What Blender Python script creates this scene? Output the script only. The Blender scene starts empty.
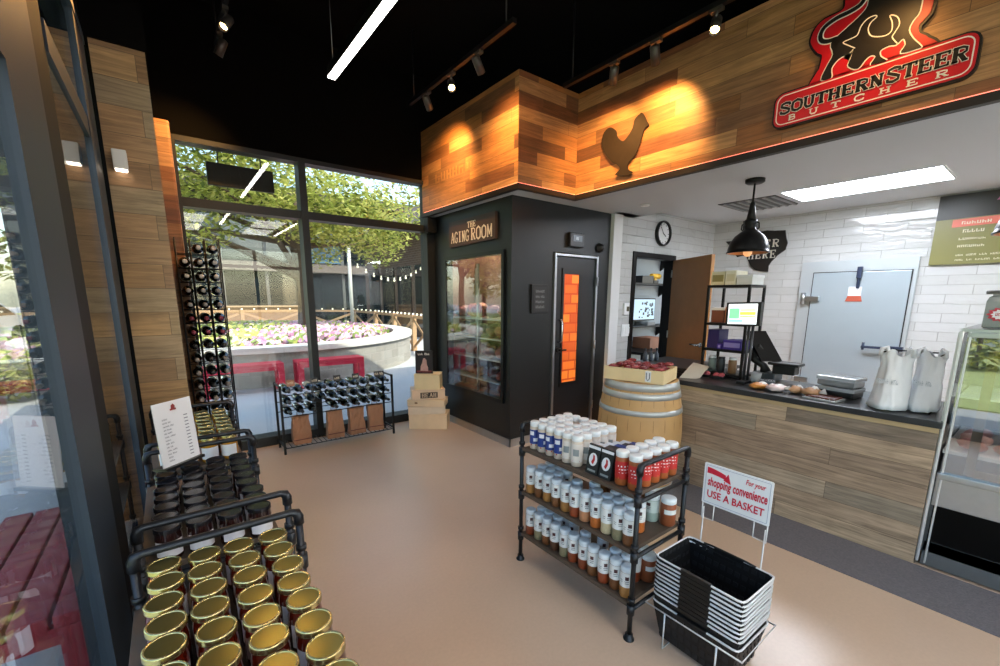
import bpy, bmesh, math, random
from mathutils import Vector, Matrix
random.seed(7)
PI = math.pi
sc = bpy.context.scene
C = sc.collection
ORD = ['first', 'second', 'third', 'fourth', 'fifth', 'sixth', 'seventh', 'eighth', 'ninth', 'tenth', 'eleventh', 'twelfth', 'thirteenth']

# ------------------------------------------------------------------ materials
def lin(c):
    return c / 12.92 if c <= .04045 else ((c + .055) / 1.055) ** 2.4
def rgb(h):
    h = h.lstrip('#')
    return tuple(lin(int(h[i:i + 2], 16) / 255) for i in (0, 2, 4)) + (1,)
MATS = {}
def M(name, col='#808080', rough=.5, metal=0, emit=None, es=0, spec=None, coat=0, noise=0, nscale=8, bump=0, bscale=40, trans=0):
    if name in MATS: return MATS[name]
    m = bpy.data.materials.new(name); m.use_nodes = True
    nt = m.node_tree; b = nt.nodes['Principled BSDF']
    c = rgb(col)
    b.inputs['Base Color'].default_value = c
    b.inputs['Roughness'].default_value = rough
    b.inputs['Metallic'].default_value = metal
    if spec is not None: b.inputs['Specular IOR Level'].default_value = spec
    if coat: b.inputs['Coat Weight'].default_value = coat; b.inputs['Coat Roughness'].default_value = .08
    if trans: b.inputs['Transmission Weight'].default_value = trans
    if emit:
        b.inputs['Emission Color'].default_value = rgb(emit); b.inputs['Emission Strength'].default_value = es
    if noise or bump:
        tc = nt.nodes.new('ShaderNodeTexCoord')
        n = nt.nodes.new('ShaderNodeTexNoise'); n.inputs['Scale'].default_value = nscale; n.inputs['Detail'].default_value = 5
        nt.links.new(tc.outputs['Object'], n.inputs['Vector'])
        if noise:
            mx = nt.nodes.new('ShaderNodeMix'); mx.data_type = 'RGBA'
            mx.inputs['A'].default_value = tuple(x * (1 - noise) for x in c[:3]) + (1,)
            mx.inputs['B'].default_value = tuple(min(1, x * (1 + noise)) for x in c[:3]) + (1,)
            nt.links.new(n.outputs['Fac'], mx.inputs['Factor']); nt.links.new(mx.outputs['Result'], b.inputs['Base Color'])
        if bump:
            n2 = nt.nodes.new('ShaderNodeTexNoise'); n2.inputs['Scale'].default_value = bscale
            nt.links.new(tc.outputs['Object'], n2.inputs['Vector'])
            bp = nt.nodes.new('ShaderNodeBump'); bp.inputs['Strength'].default_value = bump; bp.inputs['Distance'].default_value = .02
            nt.links.new(n2.outputs['Fac'], bp.inputs['Height']); nt.links.new(bp.outputs['Normal'], b.inputs['Normal'])
    MATS[name] = m
    return m

def planks(name, ramp, row=.12, length=.9, rough=.6, grain=.45, offset=.37, bump=.15):
    """Reclaimed boards: one random tone a board, streaky grain along it."""
    m = bpy.data.materials.new(name); m.use_nodes = True; nt = m.node_tree; L = nt.links.new; N = nt.nodes.new
    b = nt.nodes['Principled BSDF']; b.inputs['Roughness'].default_value = rough
    uv = N('ShaderNodeUVMap')
    br = N('ShaderNodeTexBrick'); br.offset = offset; br.offset_frequency = 2; br.squash = 1.35; br.squash_frequency = 3
    br.inputs['Scale'].default_value = 1; br.inputs['Brick Width'].default_value = length; br.inputs['Row Height'].default_value = row
    br.inputs['Mortar Size'].default_value = .0016; br.inputs['Mortar Smooth'].default_value = .2; br.inputs['Bias'].default_value = 0
    br.inputs['Color1'].default_value = (0, 0, 0, 1); br.inputs['Color2'].default_value = (1, 1, 1, 1); br.inputs['Mortar'].default_value = (.5, .5, .5, 1)
    L(uv.outputs['UV'], br.inputs['Vector'])
    cr = N('ShaderNodeValToRGB'); cr.color_ramp.interpolation = 'LINEAR'
    els = cr.color_ramp.elements
    while len(els) < len(ramp): els.new(.5)
    for i, h in enumerate(ramp):
        els[i].position = i / (len(ramp) - 1); els[i].color = rgb(h)
    L(br.outputs['Color'], cr.inputs['Fac'])
    # grain, shifted board by board
    sh = N('ShaderNodeVectorMath'); sh.operation = 'MULTIPLY_ADD'
    cmb = N('ShaderNodeCombineXYZ'); mul = N('ShaderNodeMath'); mul.operation = 'MULTIPLY'; mul.inputs[1].default_value = 37
    L(br.outputs['Color'], mul.inputs[0]); L(mul.outputs[0], cmb.inputs[0]); L(mul.outputs[0], cmb.inputs[1])
    sh.inputs[1].default_value = (2.2, 34, 1)
    L(uv.outputs['UV'], sh.inputs[0]); L(cmb.outputs[0], sh.inputs[2])
    ns = N('ShaderNodeTexNoise'); ns.inputs['Scale'].default_value = 1; ns.inputs['Detail'].default_value = 6; ns.inputs['Roughness'].default_value = .65; ns.inputs['Distortion'].default_value = 1.2
    L(sh.outputs[0], ns.inputs['Vector'])
    gr = N('ShaderNodeMapRange'); gr.inputs['From Min'].default_value = .3; gr.inputs['From Max'].default_value = .7
    gr.inputs['To Min'].default_value = 1 - grain; gr.inputs['To Max'].default_value = 1 + grain * .55
    L(ns.outputs['Fac'], gr.inputs['Value'])
    big = N('ShaderNodeTexNoise'); big.inputs['Scale'].default_value = 5; L(uv.outputs['UV'], big.inputs['Vector'])
    bm = N('ShaderNodeMapRange'); bm.inputs['To Min'].default_value = .75; bm.inputs['To Max'].default_value = 1.22; L(big.outputs['Fac'], bm.inputs['Value'])
    m1 = N('ShaderNodeMath'); m1.operation = 'MULTIPLY'; L(gr.outputs[0], m1.inputs[0]); L(bm.outputs[0], m1.inputs[1])
    mo = N('ShaderNodeMapRange'); mo.inputs['To Min'].default_value = 1; mo.inputs['To Max'].default_value = .35; L(br.outputs['Fac'], mo.inputs['Value'])
    m2 = N('ShaderNodeMath'); m2.operation = 'MULTIPLY'; L(m1.outputs[0], m2.inputs[0]); L(mo.outputs[0], m2.inputs[1])
    vs = N('ShaderNodeVectorMath'); vs.operation = 'SCALE'; L(cr.outputs['Color'], vs.inputs[0]); L(m2.outputs[0], vs.inputs['Scale'])
    L(vs.outputs[0], b.inputs['Base Color'])
    bp = N('ShaderNodeBump'); bp.inputs['Strength'].default_value = bump; bp.inputs['Distance'].default_value = .01; L(m2.outputs[0], bp.inputs['Height']); L(bp.outputs['Normal'], b.inputs['Normal'])
    MATS[name] = m
    return m

def bricks(name, c1, c2, mortar, w, h, ms=.003, rough=.3, bump=.4, wav=0, emit=0, coat=0, offset=.5):
    m = bpy.data.materials.new(name); m.use_nodes = True; nt = m.node_tree; L = nt.links.new; N = nt.nodes.new
    b = nt.nodes['Principled BSDF']; b.inputs['Roughness'].default_value = rough
    if coat: b.inputs['Coat Weight'].default_value = coat
    uv = N('ShaderNodeUVMap'); br = N('ShaderNodeTexBrick'); br.offset = offset
    for k, v in (('Scale', 1), ('Brick Width', w), ('Row Height', h), ('Mortar Size', ms), ('Mortar Smooth', .3)): br.inputs[k].default_value = v
    br.inputs['Color1'].default_value = rgb(c1); br.inputs['Color2'].default_value = rgb(c2); br.inputs['Mortar'].default_value = rgb(mortar)
    L(uv.outputs['UV'], br.inputs['Vector']); L(br.outputs['Color'], b.inputs['Base Color'])
    inv = N('ShaderNodeMath'); inv.operation = 'SUBTRACT'; inv.inputs[0].default_value = 1; L(br.outputs['Fac'], inv.inputs[1])
    hsrc = inv.outputs[0]
    if wav:
        mp = N('ShaderNodeMapping'); mp.inputs['Scale'].default_value = (5, 14, 1); L(uv.outputs['UV'], mp.inputs['Vector'])
        ns = N('ShaderNodeTexNoise'); ns.inputs['Scale'].default_value = 1; ns.inputs['Detail'].default_value = 2; L(mp.outputs[0], ns.inputs['Vector'])
        ma = N('ShaderNodeMath'); ma.operation = 'MULTIPLY_ADD'; ma.inputs[1].default_value = wav; L(ns.outputs['Fac'], ma.inputs[0]); L(hsrc, ma.inputs[2]); hsrc = ma.outputs[0]
    bp = N('ShaderNodeBump'); bp.inputs['Strength'].default_value = bump; bp.inputs['Distance'].default_value = .006; L(hsrc, bp.inputs['Height']); L(bp.outputs['Normal'], b.inputs['Normal'])
    if emit:
        L(br.outputs['Color'], b.inputs['Emission Color']); b.inputs['Emission Strength'].default_value = emit
    MATS[name] = m
    return m

def glass(name, tint=(1, 1, 1), ior=1.5, rough=0.0):
    m = bpy.data.materials.new(name); m.use_nodes = True; nt = m.node_tree; N = nt.nodes.new; L = nt.links.new
    nt.nodes.remove(nt.nodes['Principled BSDF'])
    t = N('ShaderNodeBsdfTransparent'); t.inputs['Color'].default_value = tuple(tint) + (1,)
    g = N('ShaderNodeBsdfGlossy'); g.inputs['Roughness'].default_value = rough
    f = N('ShaderNodeFresnel'); gm = N('ShaderNodeNewGeometry')
    e1 = N('ShaderNodeMath'); e1.operation = 'MULTIPLY_ADD'; e1.inputs[1].default_value = -2; e1.inputs[2].default_value = 1; L(gm.outputs['Backfacing'], e1.inputs[0])
    e2 = N('ShaderNodeMath'); e2.operation = 'POWER'; e2.inputs[0].default_value = ior; L(e1.outputs[0], e2.inputs[1]); L(e2.outputs[0], f.inputs['IOR'])
    mx = N('ShaderNodeMixShader'); L(f.outputs[0], mx.inputs[0]); L(t.outputs[0], mx.inputs[1]); L(g.outputs[0], mx.inputs[2])
    L(mx.outputs[0], nt.nodes['Material Output'].inputs['Surface'])
    MATS[name] = m
    return m

def floor_mat(name):
    m = M(name, '#b5977b', .22); nt = m.node_tree; N = nt.nodes.new; L = nt.links.new; b = nt.nodes['Principled BSDF']
    tc = N('ShaderNodeTexCoord')
    a = N('ShaderNodeTexNoise'); a.inputs['Scale'].default_value = 1.1; a.inputs['Detail'].default_value = 6; a.inputs['Distortion'].default_value = .2
    L(tc.outputs['Object'], a.inputs['Vector'])
    cr = N('ShaderNodeValToRGB'); e = cr.color_ramp.elements
    e[0].position = .3; e[0].color = rgb('#c8b09a'); e[1].position = .72; e[1].color = rgb('#d2baa4'); k = e.new(.5); k.color = rgb('#cdb59f')
    L(a.outputs['Fac'], cr.inputs['Fac'])
    s = N('ShaderNodeTexNoise'); s.inputs['Scale'].default_value = 60; s.inputs['Detail'].default_value = 3; L(tc.outputs['Object'], s.inputs['Vector'])
    mr = N('ShaderNodeMapRange'); mr.inputs['To Min'].default_value = .93; mr.inputs['To Max'].default_value = 1.07; L(s.outputs['Fac'], mr.inputs['Value'])
    vs = N('ShaderNodeVectorMath'); vs.operation = 'SCALE'; L(cr.outputs['Color'], vs.inputs[0]); L(mr.outputs[0], vs.inputs['Scale']); L(vs.outputs[0], b.inputs['Base Color'])
    r = N('ShaderNodeMapRange'); r.inputs['To Min'].default_value = .26; r.inputs['To Max'].default_value = .32; L(a.outputs['Fac'], r.inputs['Value']); L(r.outputs[0], b.inputs['Roughness'])
    return m

fascia_wood = planks('fascia_wood', ['#664030', '#93623c', '#b98350', '#80593e', '#c69664', '#a07550', '#5e3c2a', '#b27b46'], row=.118, length=.82, rough=.5)
counter_wood = planks('counter_wood', ['#8a7666', '#b39c84', '#c2ab90', '#a28a72', '#cbb59b', '#a09482', '#78665a', '#bda68c'], row=.122, length=1.3, rough=.62, grain=.5)
pillar_wood = planks('pillar_wood', ['#97744f', '#b08a60', '#a08a6a', '#bd9868', '#a88052', '#8f7a5e'], row=.15, length=.55, rough=.6)
tile = bricks('white_tile', '#c9cbcb', '#c1c3c2', '#aeafab', .405, .104, .0028, .1, .9, wav=2.2, coat=.6)
salt = bricks('salt_brick', '#e07a26', '#a0380a', '#a83c0c', .21, .11, .012, .6, .3, emit=.55)
stone = bricks('planter_stone', '#a8a398', '#969085', '#a39d92', .34, .2, .012, .85, .5)
brick_red = bricks('bldg_brick', '#6b5140', '#5a4436', '#7a6a5c', .3, .09, .01, .9, .4)
GL = glass('window_glass', (.94, .97, .96))
GLC = glass('case_glass', (.97, .98, .98), 3.3)
GLA = glass('aging_glass', (.97, .98, .98), 1.85)
GLS = glass('side_glass', (.95, .98, .97), 1.5)
FLOOR = floor_mat('polished_concrete')
MATT = M('mat_fleck', '#6d6c72', .9, noise=.35, nscale=90, bump=.3, bscale=120)
BLK = M('black_ceiling', '#080706', .95, spec=.1)
FRM = M('bronze_frame', '#0e1012', .5)
ROOMBLK = M('charcoal_paint', '#14181a', .42, noise=.1)
SOFF = M('grey_soffit', '#c3c9cf', .75)
PIPE = M('black_pipe', '#34363a', .38, .75, noise=.2, nscale=30)
SHELFW = M('dark_shelf_board', '#54473c', .55, noise=.3, nscale=25)
WHITE = M('white_plastic', '#eef1f2', .35)
LIDW = M('white_lid', '#e3edf4', .35)
WHPAINT = M('white_paint', '#d8dadb', .6)
CHROME = M('chrome', '#d2d5d8', .16, 1)
STEEL = M('brushed_steel', '#b6bbbf', .3, .95, noise=.08, nscale=20)
GALV = M('galvanised_hoop', '#c6cbcb', .4, .45, noise=.2, nscale=12)
BLKP = M('black_plastic', '#101113', .35)
BLKM = M('black_metal', '#131314', .45, .4)
GOLD = M('gold_lid', '#cdbf88', .24, .95, noise=.15, nscale=30)
GOLDB = M('gold_lid_disc', '#62653f', .3, .85)
LIDBLK = M('black_lid', '#12141b', .2)
LIDSIL = M('lid_rim_copper', '#b09484', .25, .9)
PRES = M('red_preserve', '#5c1608', .12, coat=.6, noise=.4, nscale=30)
DARKP = M('dark_preserve', '#2c1210', .12, coat=.6, noise=.3, nscale=30)
HONEY = M('amber_preserve', '#b07a18', .12, coat=.6, noise=.3, nscale=30)
PAPER = M('white_paper', '#eeeef2', .6)
BOTTLE = M('dark_bottle_glass', '#0a0f0c', .08, coat=.5)
REDP = M('sign_red', '#c4121f', .4)
BLKS = M('sign_black', '#15120f', .45)
WHS = M('sign_white', '#efece4', .5)
BENCH = M('bench_red', '#d62c45', .45, noise=.1)
BENCHD = M('bench_burgundy', '#8a1c2b', .5, noise=.15)
KRAFT = M('kraft_paper', '#a9795a', .8, noise=.18, nscale=14, bump=.3, bscale=25)
PINE = M('pine_board', '#ecd0aa', .55, noise=.12, nscale=7)
PINE2 = M('pale_pine', '#eed6a6', .5, noise=.1, nscale=9)
MEAT = M('red_meat', '#8f2a2c', .35, noise=.55, nscale=22)
MEATF = M('meat_fat', '#d39a8c', .4, noise=.2, nscale=20)
DOORW = M('door_veneer', '#96662f', .42, noise=.2, nscale=6)
CUPPER = M('copper', '#c8814e', .3, .9)
LED = M('led_strip', '#ffffff', .5, emit='#fff6ec', es=18)
PANEL = M('led_panel', '#ffffff', .5, emit='#eef4ff', es=20)
LAMPW = M('warm_lamp', '#ffffff', .5, emit='#ffca80', es=40)

# ------------------------------------------------------------------ mesh builder
class MB:
    def __init__(s): s.v = []; s.f = []; s.m = []; s.sm = []
    def add(s, verts, faces, mi=0, smooth=False, mat=None):
        o = len(s.v)
        for p in verts:
            p = Vector(p)
            s.v.append(mat @ p if mat is not None else p)
        for f in faces:
            s.f.append([o + i for i in f]); s.m.append(mi); s.sm.append(smooth)
        return s
    def box(s, x0, x1, y0, y1, z0, z1, mi=0, bev=0, mat=None):
        if bev:
            bm = bmesh.new(); bmesh.ops.create_cube(bm, size=1)
            for v in bm.verts:
                v.co = Vector(((x0 + x1) / 2 + v.co.x * (x1 - x0), (y0 + y1) / 2 + v.co.y * (y1 - y0), (z0 + z1) / 2 + v.co.z * (z1 - z0)))
            bmesh.ops.bevel(bm, geom=bm.edges[:], offset=bev, segments=2, affect='EDGES', profile=.6)
            bm.verts.index_update()
            s.add([v.co.copy() for v in bm.verts], [[v.index for v in f.verts] for f in bm.faces], mi, False, mat); bm.free(); return s
        v = [(x, y, z) for x in (x0, x1) for y in (y0, y1) for z in (z0, z1)]
        return s.add(v, [(0, 1, 3, 2), (4, 6, 7, 5), (0, 4, 5, 1), (2, 3, 7, 6), (0, 2, 6, 4), (1, 5, 7, 3)], mi, False, mat)
    def cyl(s, p0, p1, r0, r1=None, n=12, mi=0, caps=True, smooth=True):
        p0 = Vector(p0); p1 = Vector(p1); r1 = r0 if r1 is None else r1
        d = (p1 - p0).normalized(); a = d.orthogonal().normalized(); b = d.cross(a)
        V = []
        for p, r in ((p0, r0), (p1, r1)):
            for i in range(n):
                t = 2 * PI * i / n; V.append(p + a * (r * math.cos(t)) + b * (r * math.sin(t)))
        s.add(V, [(i, (i + 1) % n, n + (i + 1) % n, n + i) for i in range(n)], mi, smooth)
        if caps: s.add(V, [tuple(range(n))[::-1], tuple(range(n, 2 * n))], mi, False)
        return s
    def tube(s, pts, r, n=8, mi=0, closed=False):
        P = [Vector(p) for p in pts]; k = len(P); V = []; a = None
        for i, p in enumerate(P):
            if closed: d = (P[(i + 1) % k] - P[i - 1]).normalized()
            else: d = (P[min(i + 1, k - 1)] - P[max(i - 1, 0)]).normalized()
            if a is None: a = d.orthogonal().normalized()
            else:
                a = a - d * a.dot(d); a = a.normalized() if a.length > 1e-6 else d.orthogonal().normalized()
            b = d.cross(a); rr = r[i] if isinstance(r, (list, tuple)) else r
            for j in range(n):
                t = 2 * PI * j / n; V.append(p + a * (rr * math.cos(t)) + b * (rr * math.sin(t)))
        F = []
        for i in range(k if closed else k - 1):
            i2 = (i + 1) % k
            for j in range(n): F.append((i * n + j, i * n + (j + 1) % n, i2 * n + (j + 1) % n, i2 * n + j))
        s.add(V, F, mi, True)
        if not closed: s.add(V, [tuple(range(n))[::-1], tuple(range((k - 1) * n, k * n))], mi, False)
        return s
    def lathe(s, prof, n=20, mi=0, mat=None, caps=True, smooth=True):
        V = []
        for r, z in prof:
            for i in range(n):
                t = 2 * PI * i / n; V.append((r * math.cos(t), r * math.sin(t), z))
        F = []
        for k in range(len(prof) - 1):
            for i in range(n): F.append((k * n + i, k * n + (i + 1) % n, (k + 1) * n + (i + 1) % n, (k + 1) * n + i))
        s.add(V, F, mi, smooth, mat)
        if caps:
            if prof[0][0] > 1e-5: s.add(V[:n], [tuple(range(n))[::-1]], mi, False, mat)
            if prof[-1][0] > 1e-5: s.add(V[-n:], [tuple(range(n))], mi, False, mat)
        return s
    def prism(s, poly, z0, z1, mat=None, mi=0):
        n = len(poly)
        V = [(x, y, z0) for x, y in poly] + [(x, y, z1) for x, y in poly]
        return s.add(V, [tuple(range(n))[::-1], tuple(range(n, 2 * n))] + [(i, (i + 1) % n, n + (i + 1) % n, n + i) for i in range(n)], mi, False, mat)
    def quad(s, a, b, c, d, mi=0): return s.add([a, b, c, d], [(0, 1, 2, 3)], mi)
    def blob(s, c, r, mi=0, n=10, k=6, jit=.15, rnd=random, rot=0):
        V = []; rx, ry, rz = r if isinstance(r, (tuple, list)) else (r, r, r)
        ph = [rnd.uniform(1 - jit, 1 + jit) for _ in range(n * (k + 1))]
        cr, sr = math.cos(rot), math.sin(rot)
        for j in range(k + 1):
            a = PI * j / k
            for i in range(n):
                t = 2 * PI * i / n; q = ph[j * n + i] if 0 < j < k else 1
                x = rx * math.sin(a) * math.cos(t) * q; y = ry * math.sin(a) * math.sin(t) * q
                V.append((c[0] + x * cr - y * sr, c[1] + x * sr + y * cr, c[2] - rz * math.cos(a) * q))
        F = [(j * n + i, j * n + (i + 1) % n, (j + 1) * n + (i + 1) % n, (j + 1) * n + i) for j in range(k) for i in range(n)]
        return s.add(V, F, mi, True)
    def build(s, name, mats, parent=None, world=False, loc=None, recalc=True):
        me = bpy.data.meshes.new(name)
        off = Vector((0, 0, 0))
        if world and parent is not None:
            p = parent
            while p is not None: off += Vector(p.location); p = p.parent
        if loc is not None: off = Vector(loc)
        me.from_pydata([tuple(v - off) for v in s.v], [], s.f)
        if not isinstance(mats, (list, tuple)): mats = [mats]
        for m in mats: me.materials.append(m)
        me.polygons.foreach_set('material_index', s.m); me.polygons.foreach_set('use_smooth', s.sm)
        if recalc:
            bm = bmesh.new(); bm.from_mesh(me)
            bmesh.ops.remove_doubles(bm, verts=bm.verts[:], dist=1e-6)
            bmesh.ops.recalc_face_normals(bm, faces=bm.faces[:]); bm.to_mesh(me); bm.free()
        uvl = me.uv_layers.new(name='UVMap'); d = uvl.data
        for poly in me.polygons:
            n = poly.normal; ax, ay, az = abs(n.x), abs(n.y), abs(n.z)
            for li in poly.loop_indices:
                co = me.vertices[me.loops[li].vertex_index].co + off
                d[li].uv = (co.x, co.y) if az >= ax and az >= ay else ((co.y, co.z) if ax >= ay else (co.x, co.z))
        o = bpy.data.objects.new(name, me); C.objects.link(o)
        if loc is not None: o.location = loc
        if parent is not None: o.parent = parent
        return o

def FR(o, u, v):
    """frame: x along u, y along v, z along u x v"""
    u = Vector(u).normalized(); v = Vector(v).normalized(); n = u.cross(v)
    m = Matrix((u, v, n)).transposed().to_4x4(); m.translation = Vector(o); return m
def tag(o, label, cat, group=None, kind=None):
    o['label'] = label; o['category'] = cat
    if group: o['group'] = group
    if kind: o['kind'] = kind
    return o
def thing(name, label, cat, loc=(0, 0, 0), rz=0, group=None):
    o = bpy.data.objects.new(name, None); C.objects.link(o); o.location = loc; o.rotation_euler = (0, 0, rz); o.empty_display_size = .05
    return tag(o, label, cat, group)
def struct(name, mb, mat, parent=None):
    o = mb.build(name, mat, parent)
    if parent is None: o['kind'] = 'structure'
    return o
def dup(root, loc, label=None, rz=None, swap=None):
    def cp(o, par):
        c = o.copy(); C.objects.link(c); c.parent = par
        for ch in list(o.children): cp(ch, c)
        return c
    r = cp(root, None); r.location = loc
    if rz is not None: r.rotation_euler[2] = rz
    if label: r['label'] = label
    if swap:
        for ch in r.children:
            for k, me in swap.items():
                if ch.name.split('.')[0] == k: ch.data = me
    return r
def outset(poly, d):
    n = len(poly); A = sum(poly[i][0] * poly[(i + 1) % n][1] - poly[(i + 1) % n][0] * poly[i][1] for i in range(n))
    sg = 1 if A > 0 else -1; out = []
    for i in range(n):
        p0 = Vector(poly[i - 1]); p = Vector(poly[i]); p1 = Vector(poly[(i + 1) % n])
        e0 = (p - p0).normalized(); e1 = (p1 - p).normalized()
        nn = Vector((e0.y, -e0.x)) + Vector((e1.y, -e1.x))
        nn = nn.normalized() if nn.length > 1e-6 else Vector((e0.y, -e0.x))
        out.append(tuple(p + nn * d * sg))
    return out
def smooth(poly, closed=True, k=4):
    n = len(poly); out = []
    for i in range(n if closed else n - 1):
        p0, p1, p2, p3 = [Vector(poly[(i + j) % n if closed else max(0, min(n - 1, i + j))]) for j in (-1, 0, 1, 2)]
        for q in range(k):
            t = q / k; out.append(tuple(.5 * ((2 * p1) + (p2 - p0) * t + (2 * p0 - 5 * p1 + 4 * p2 - p3) * t * t + (3 * p1 - p0 - 3 * p2 + p3) * t ** 3)))
    if not closed: out.append(tuple(poly[-1]))
    return out
def rrect(w, h, r, n=5, x0=0, y0=0):
    P = []
    for cx, cy, a in ((w - r, r, -90), (w - r, h - r, 0), (r, h - r, 90), (r, r, 180)):
        for i in range(n + 1):
            t = math.radians(a + 90 * i / n); P.append((x0 + cx + r * math.cos(t), y0 + cy + r * math.sin(t)))
    return P
def ribbon(pts, w):
    L = []; R = []
    for i, p in enumerate(pts):
        p = Vector(p); d = (Vector(pts[min(i + 1, len(pts) - 1)]) - Vector(pts[max(i - 1, 0)])).normalized(); nn = Vector((-d.y, d.x))
        L.append(tuple(p + nn * w / 2)); R.append(tuple(p - nn * w / 2))
    return L, R
def add_ribbon(mb, pts, w, z0, z1, mat, mi=0):
    L, R = ribbon(pts, w)
    for i in range(len(pts) - 1): mb.prism([L[i], R[i], R[i + 1], L[i + 1]], z0, z1, mat, mi)
def text(mb, body, frame, w=None, h=.05, bold=0., ext=.001, mi=0, align='L', spacing=1.0, slant=0):
    """lettering laid on a frame: x from the frame origin, cap height h, squeezed to width w when given"""
    cu = bpy.data.curves.new('t', 'FONT'); cu.body = body; cu.size = 1; cu.offset = bold; cu.extrude = 0; cu.resolution_u = 2; cu.space_character = spacing; cu.shear = slant
    o = bpy.data.objects.new('t', cu); C.objects.link(o)
    dg = bpy.context.evaluated_depsgraph_get(); dg.update()
    me = bpy.data.meshes.new_from_object(o.evaluated_get(dg))
    bpy.data.objects.remove(o); bpy.data.curves.remove(cu)
    if not me.vertices: return
    xs = [v.co.x for v in me.vertices]; ys = [v.co.y for v in me.vertices]
    x0, x1, y0, y1 = min(xs), max(xs), 0, max(ys)
    sy = h / max(y1 - y0, 1e-6); sx = (w / (x1 - x0)) if w else sy
    ox = 0 if align == 'L' else (-(x1 - x0) * sx / 2)
    V = [((v.co.x - x0) * sx + ox, v.co.y * sy, ext) for v in me.vertices]
    mb.add(V, [tuple(p.vertices) for p in me.polygons], mi, False, frame)
    bpy.data.meshes.remove(me)

def scrib(mb, body, frame, w=None, h=.05, bold=0., ext=.001, mi=0, align='L', spacing=1.0, slant=0):
    """a line of print too small to read in the photograph: word-shaped runs of small upright marks"""
    rnd = random.Random(len(body) * 7 + ord(body[0])); n = len(body); w = w or n * h * .62; cw = w / n; ox = 0 if align == 'L' else -w / 2
    for i, ch in enumerate(body):
        if ch == ' ': continue
        x = ox + i * cw; a = h * rnd.choice((.8, 1, 1)); b = cw * .78
        for q in ((x, 0, cw * .26, a), (x, rnd.choice((0, a * .4, a * .75)), b, h * .22), (x + b - cw * .24, 0, cw * .24, a * rnd.choice((.5, 1)))):
            mb.add([(q[0], q[1], ext), (q[0] + q[2], q[1], ext), (q[0] + q[2], q[1] + q[3], ext), (q[0], q[1] + q[3], ext)], [(0, 1, 2, 3)], mi, False, frame)

# slab-serif strokes on a unit cell (x 0..1, y 0..1): list of polylines with widths
SLAB = {
 'S': [([(.9, .72), (.85, .93), (.5, 1), (.15, .9), (.12, .7), (.5, .52), (.88, .32), (.85, .1), (.5, 0), (.15, .08), (.1, .28)], .2)],
 'O': [([(.5, 0), (.14, .15), (.08, .5), (.14, .85), (.5, 1), (.86, .85), (.92, .5), (.86, .15), (.5, 0)], .2)],
 'U': [([(.2, 1), (.2, .25), (.35, .03), (.65, .03), (.8, .25), (.8, 1)], .2), ([(.02, .96), (.4, .96)], .12), ([(.62, .96), (.98, .96)], .12)],
 'T': [([(.5, 0), (.5, 1)], .24), ([(.02, .94), (.98, .94)], .14), ([(.07, .72), (.07, 1)], .12), ([(.93, .72), (.93, 1)], .12), ([(.28, .05), (.72, .05)], .12)],
 'H': [([(.2, 0), (.2, 1)], .22), ([(.8, 0), (.8, 1)], .22), ([(.2, .5), (.8, .5)], .14), ([(.02, .05), (.4, .05)], .12), ([(.6, .05), (.98, .05)], .12), ([(.02, .95), (.4, .95)], .12), ([(.6, .95), (.98, .95)], .12)],
 'E': [([(.22, 0), (.22, 1)], .24), ([(.04, .05), (.92, .05)], .13), ([(.04, .95), (.92, .95)], .13), ([(.22, .5), (.66, .5)], .13), ([(.88, 0), (.88, .28)], .12), ([(.88, .74), (.88, 1)], .12), ([(.66, .36), (.66, .64)], .1)],
 'R': [([(.22, 0), (.22, 1)], .24), ([(.04, .95), (.6, .95), (.84, .85), (.84, .62), (.6, .5), (.22, .5)], .15), ([(.5, .5), (.82, .04)], .22), ([(.04, .05), (.42, .05)], .12), ([(.66, .05), (1, .05)], .12)],
 'N': [([(.2, 0), (.2, 1)], .16), ([(.8, 0), (.8, 1)], .16), ([(.2, .98), (.8, .02)], .24), ([(.02, .05), (.4, .05)], .12), ([(.62, .95), (.98, .95)], .12), ([(.02, .95), (.25, .95)], .12)],
 'B': [([(.2, 0), (.2, 1)], .24), ([(.04, .95), (.6, .95), (.82, .85), (.8, .62), (.6, .52), (.2, .52)], .15), ([(.6, .52), (.88, .4), (.88, .15), (.62, .05), (.04, .05)], .15)],
 'C': [([(.88, .72), (.82, .92), (.5, 1), (.16, .85), (.08, .5), (.16, .15), (.5, 0), (.84, .1), (.9, .3)], .2), ([(.9, .68), (.9, 1)], .1)],
 'A': [([(.1, 0), (.5, 1)], .14), ([(.5, 1), (.9, 0)], .24), ([(.25, .35), (.75, .35)], .12), ([(0, .05), (.3, .05)], .12), ([(.7, .05), (1, .05)], .12)],
 'I': [([(.5, 0), (.5, 1)], .3), ([(.2, .05), (.8, .05)], .12), ([(.2, .95), (.8, .95)], .12)],
 'G': [([(.86, .75), (.8, .92), (.5, 1), (.16, .85), (.08, .5), (.16, .15), (.5, 0), (.8, .08), (.84, .4)], .2), ([(.55, .42), (1, .42)], .12)],
 'M': [([(.12, 0), (.12, 1)], .14), ([(.12, 1), (.5, .2)], .2), ([(.5, .2), (.88, 1)], .14), ([(.88, 0), (.88, 1)], .2), ([(0, .05), (.28, .05)], .1), ([(.72, .05), (1, .05)], .1)],
 'D': [([(.2, 0), (.2, 1)], .24), ([(.04, .95), (.55, .95), (.86, .75), (.9, .5), (.86, .25), (.55, .05), (.04, .05)], .16)],
}
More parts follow.
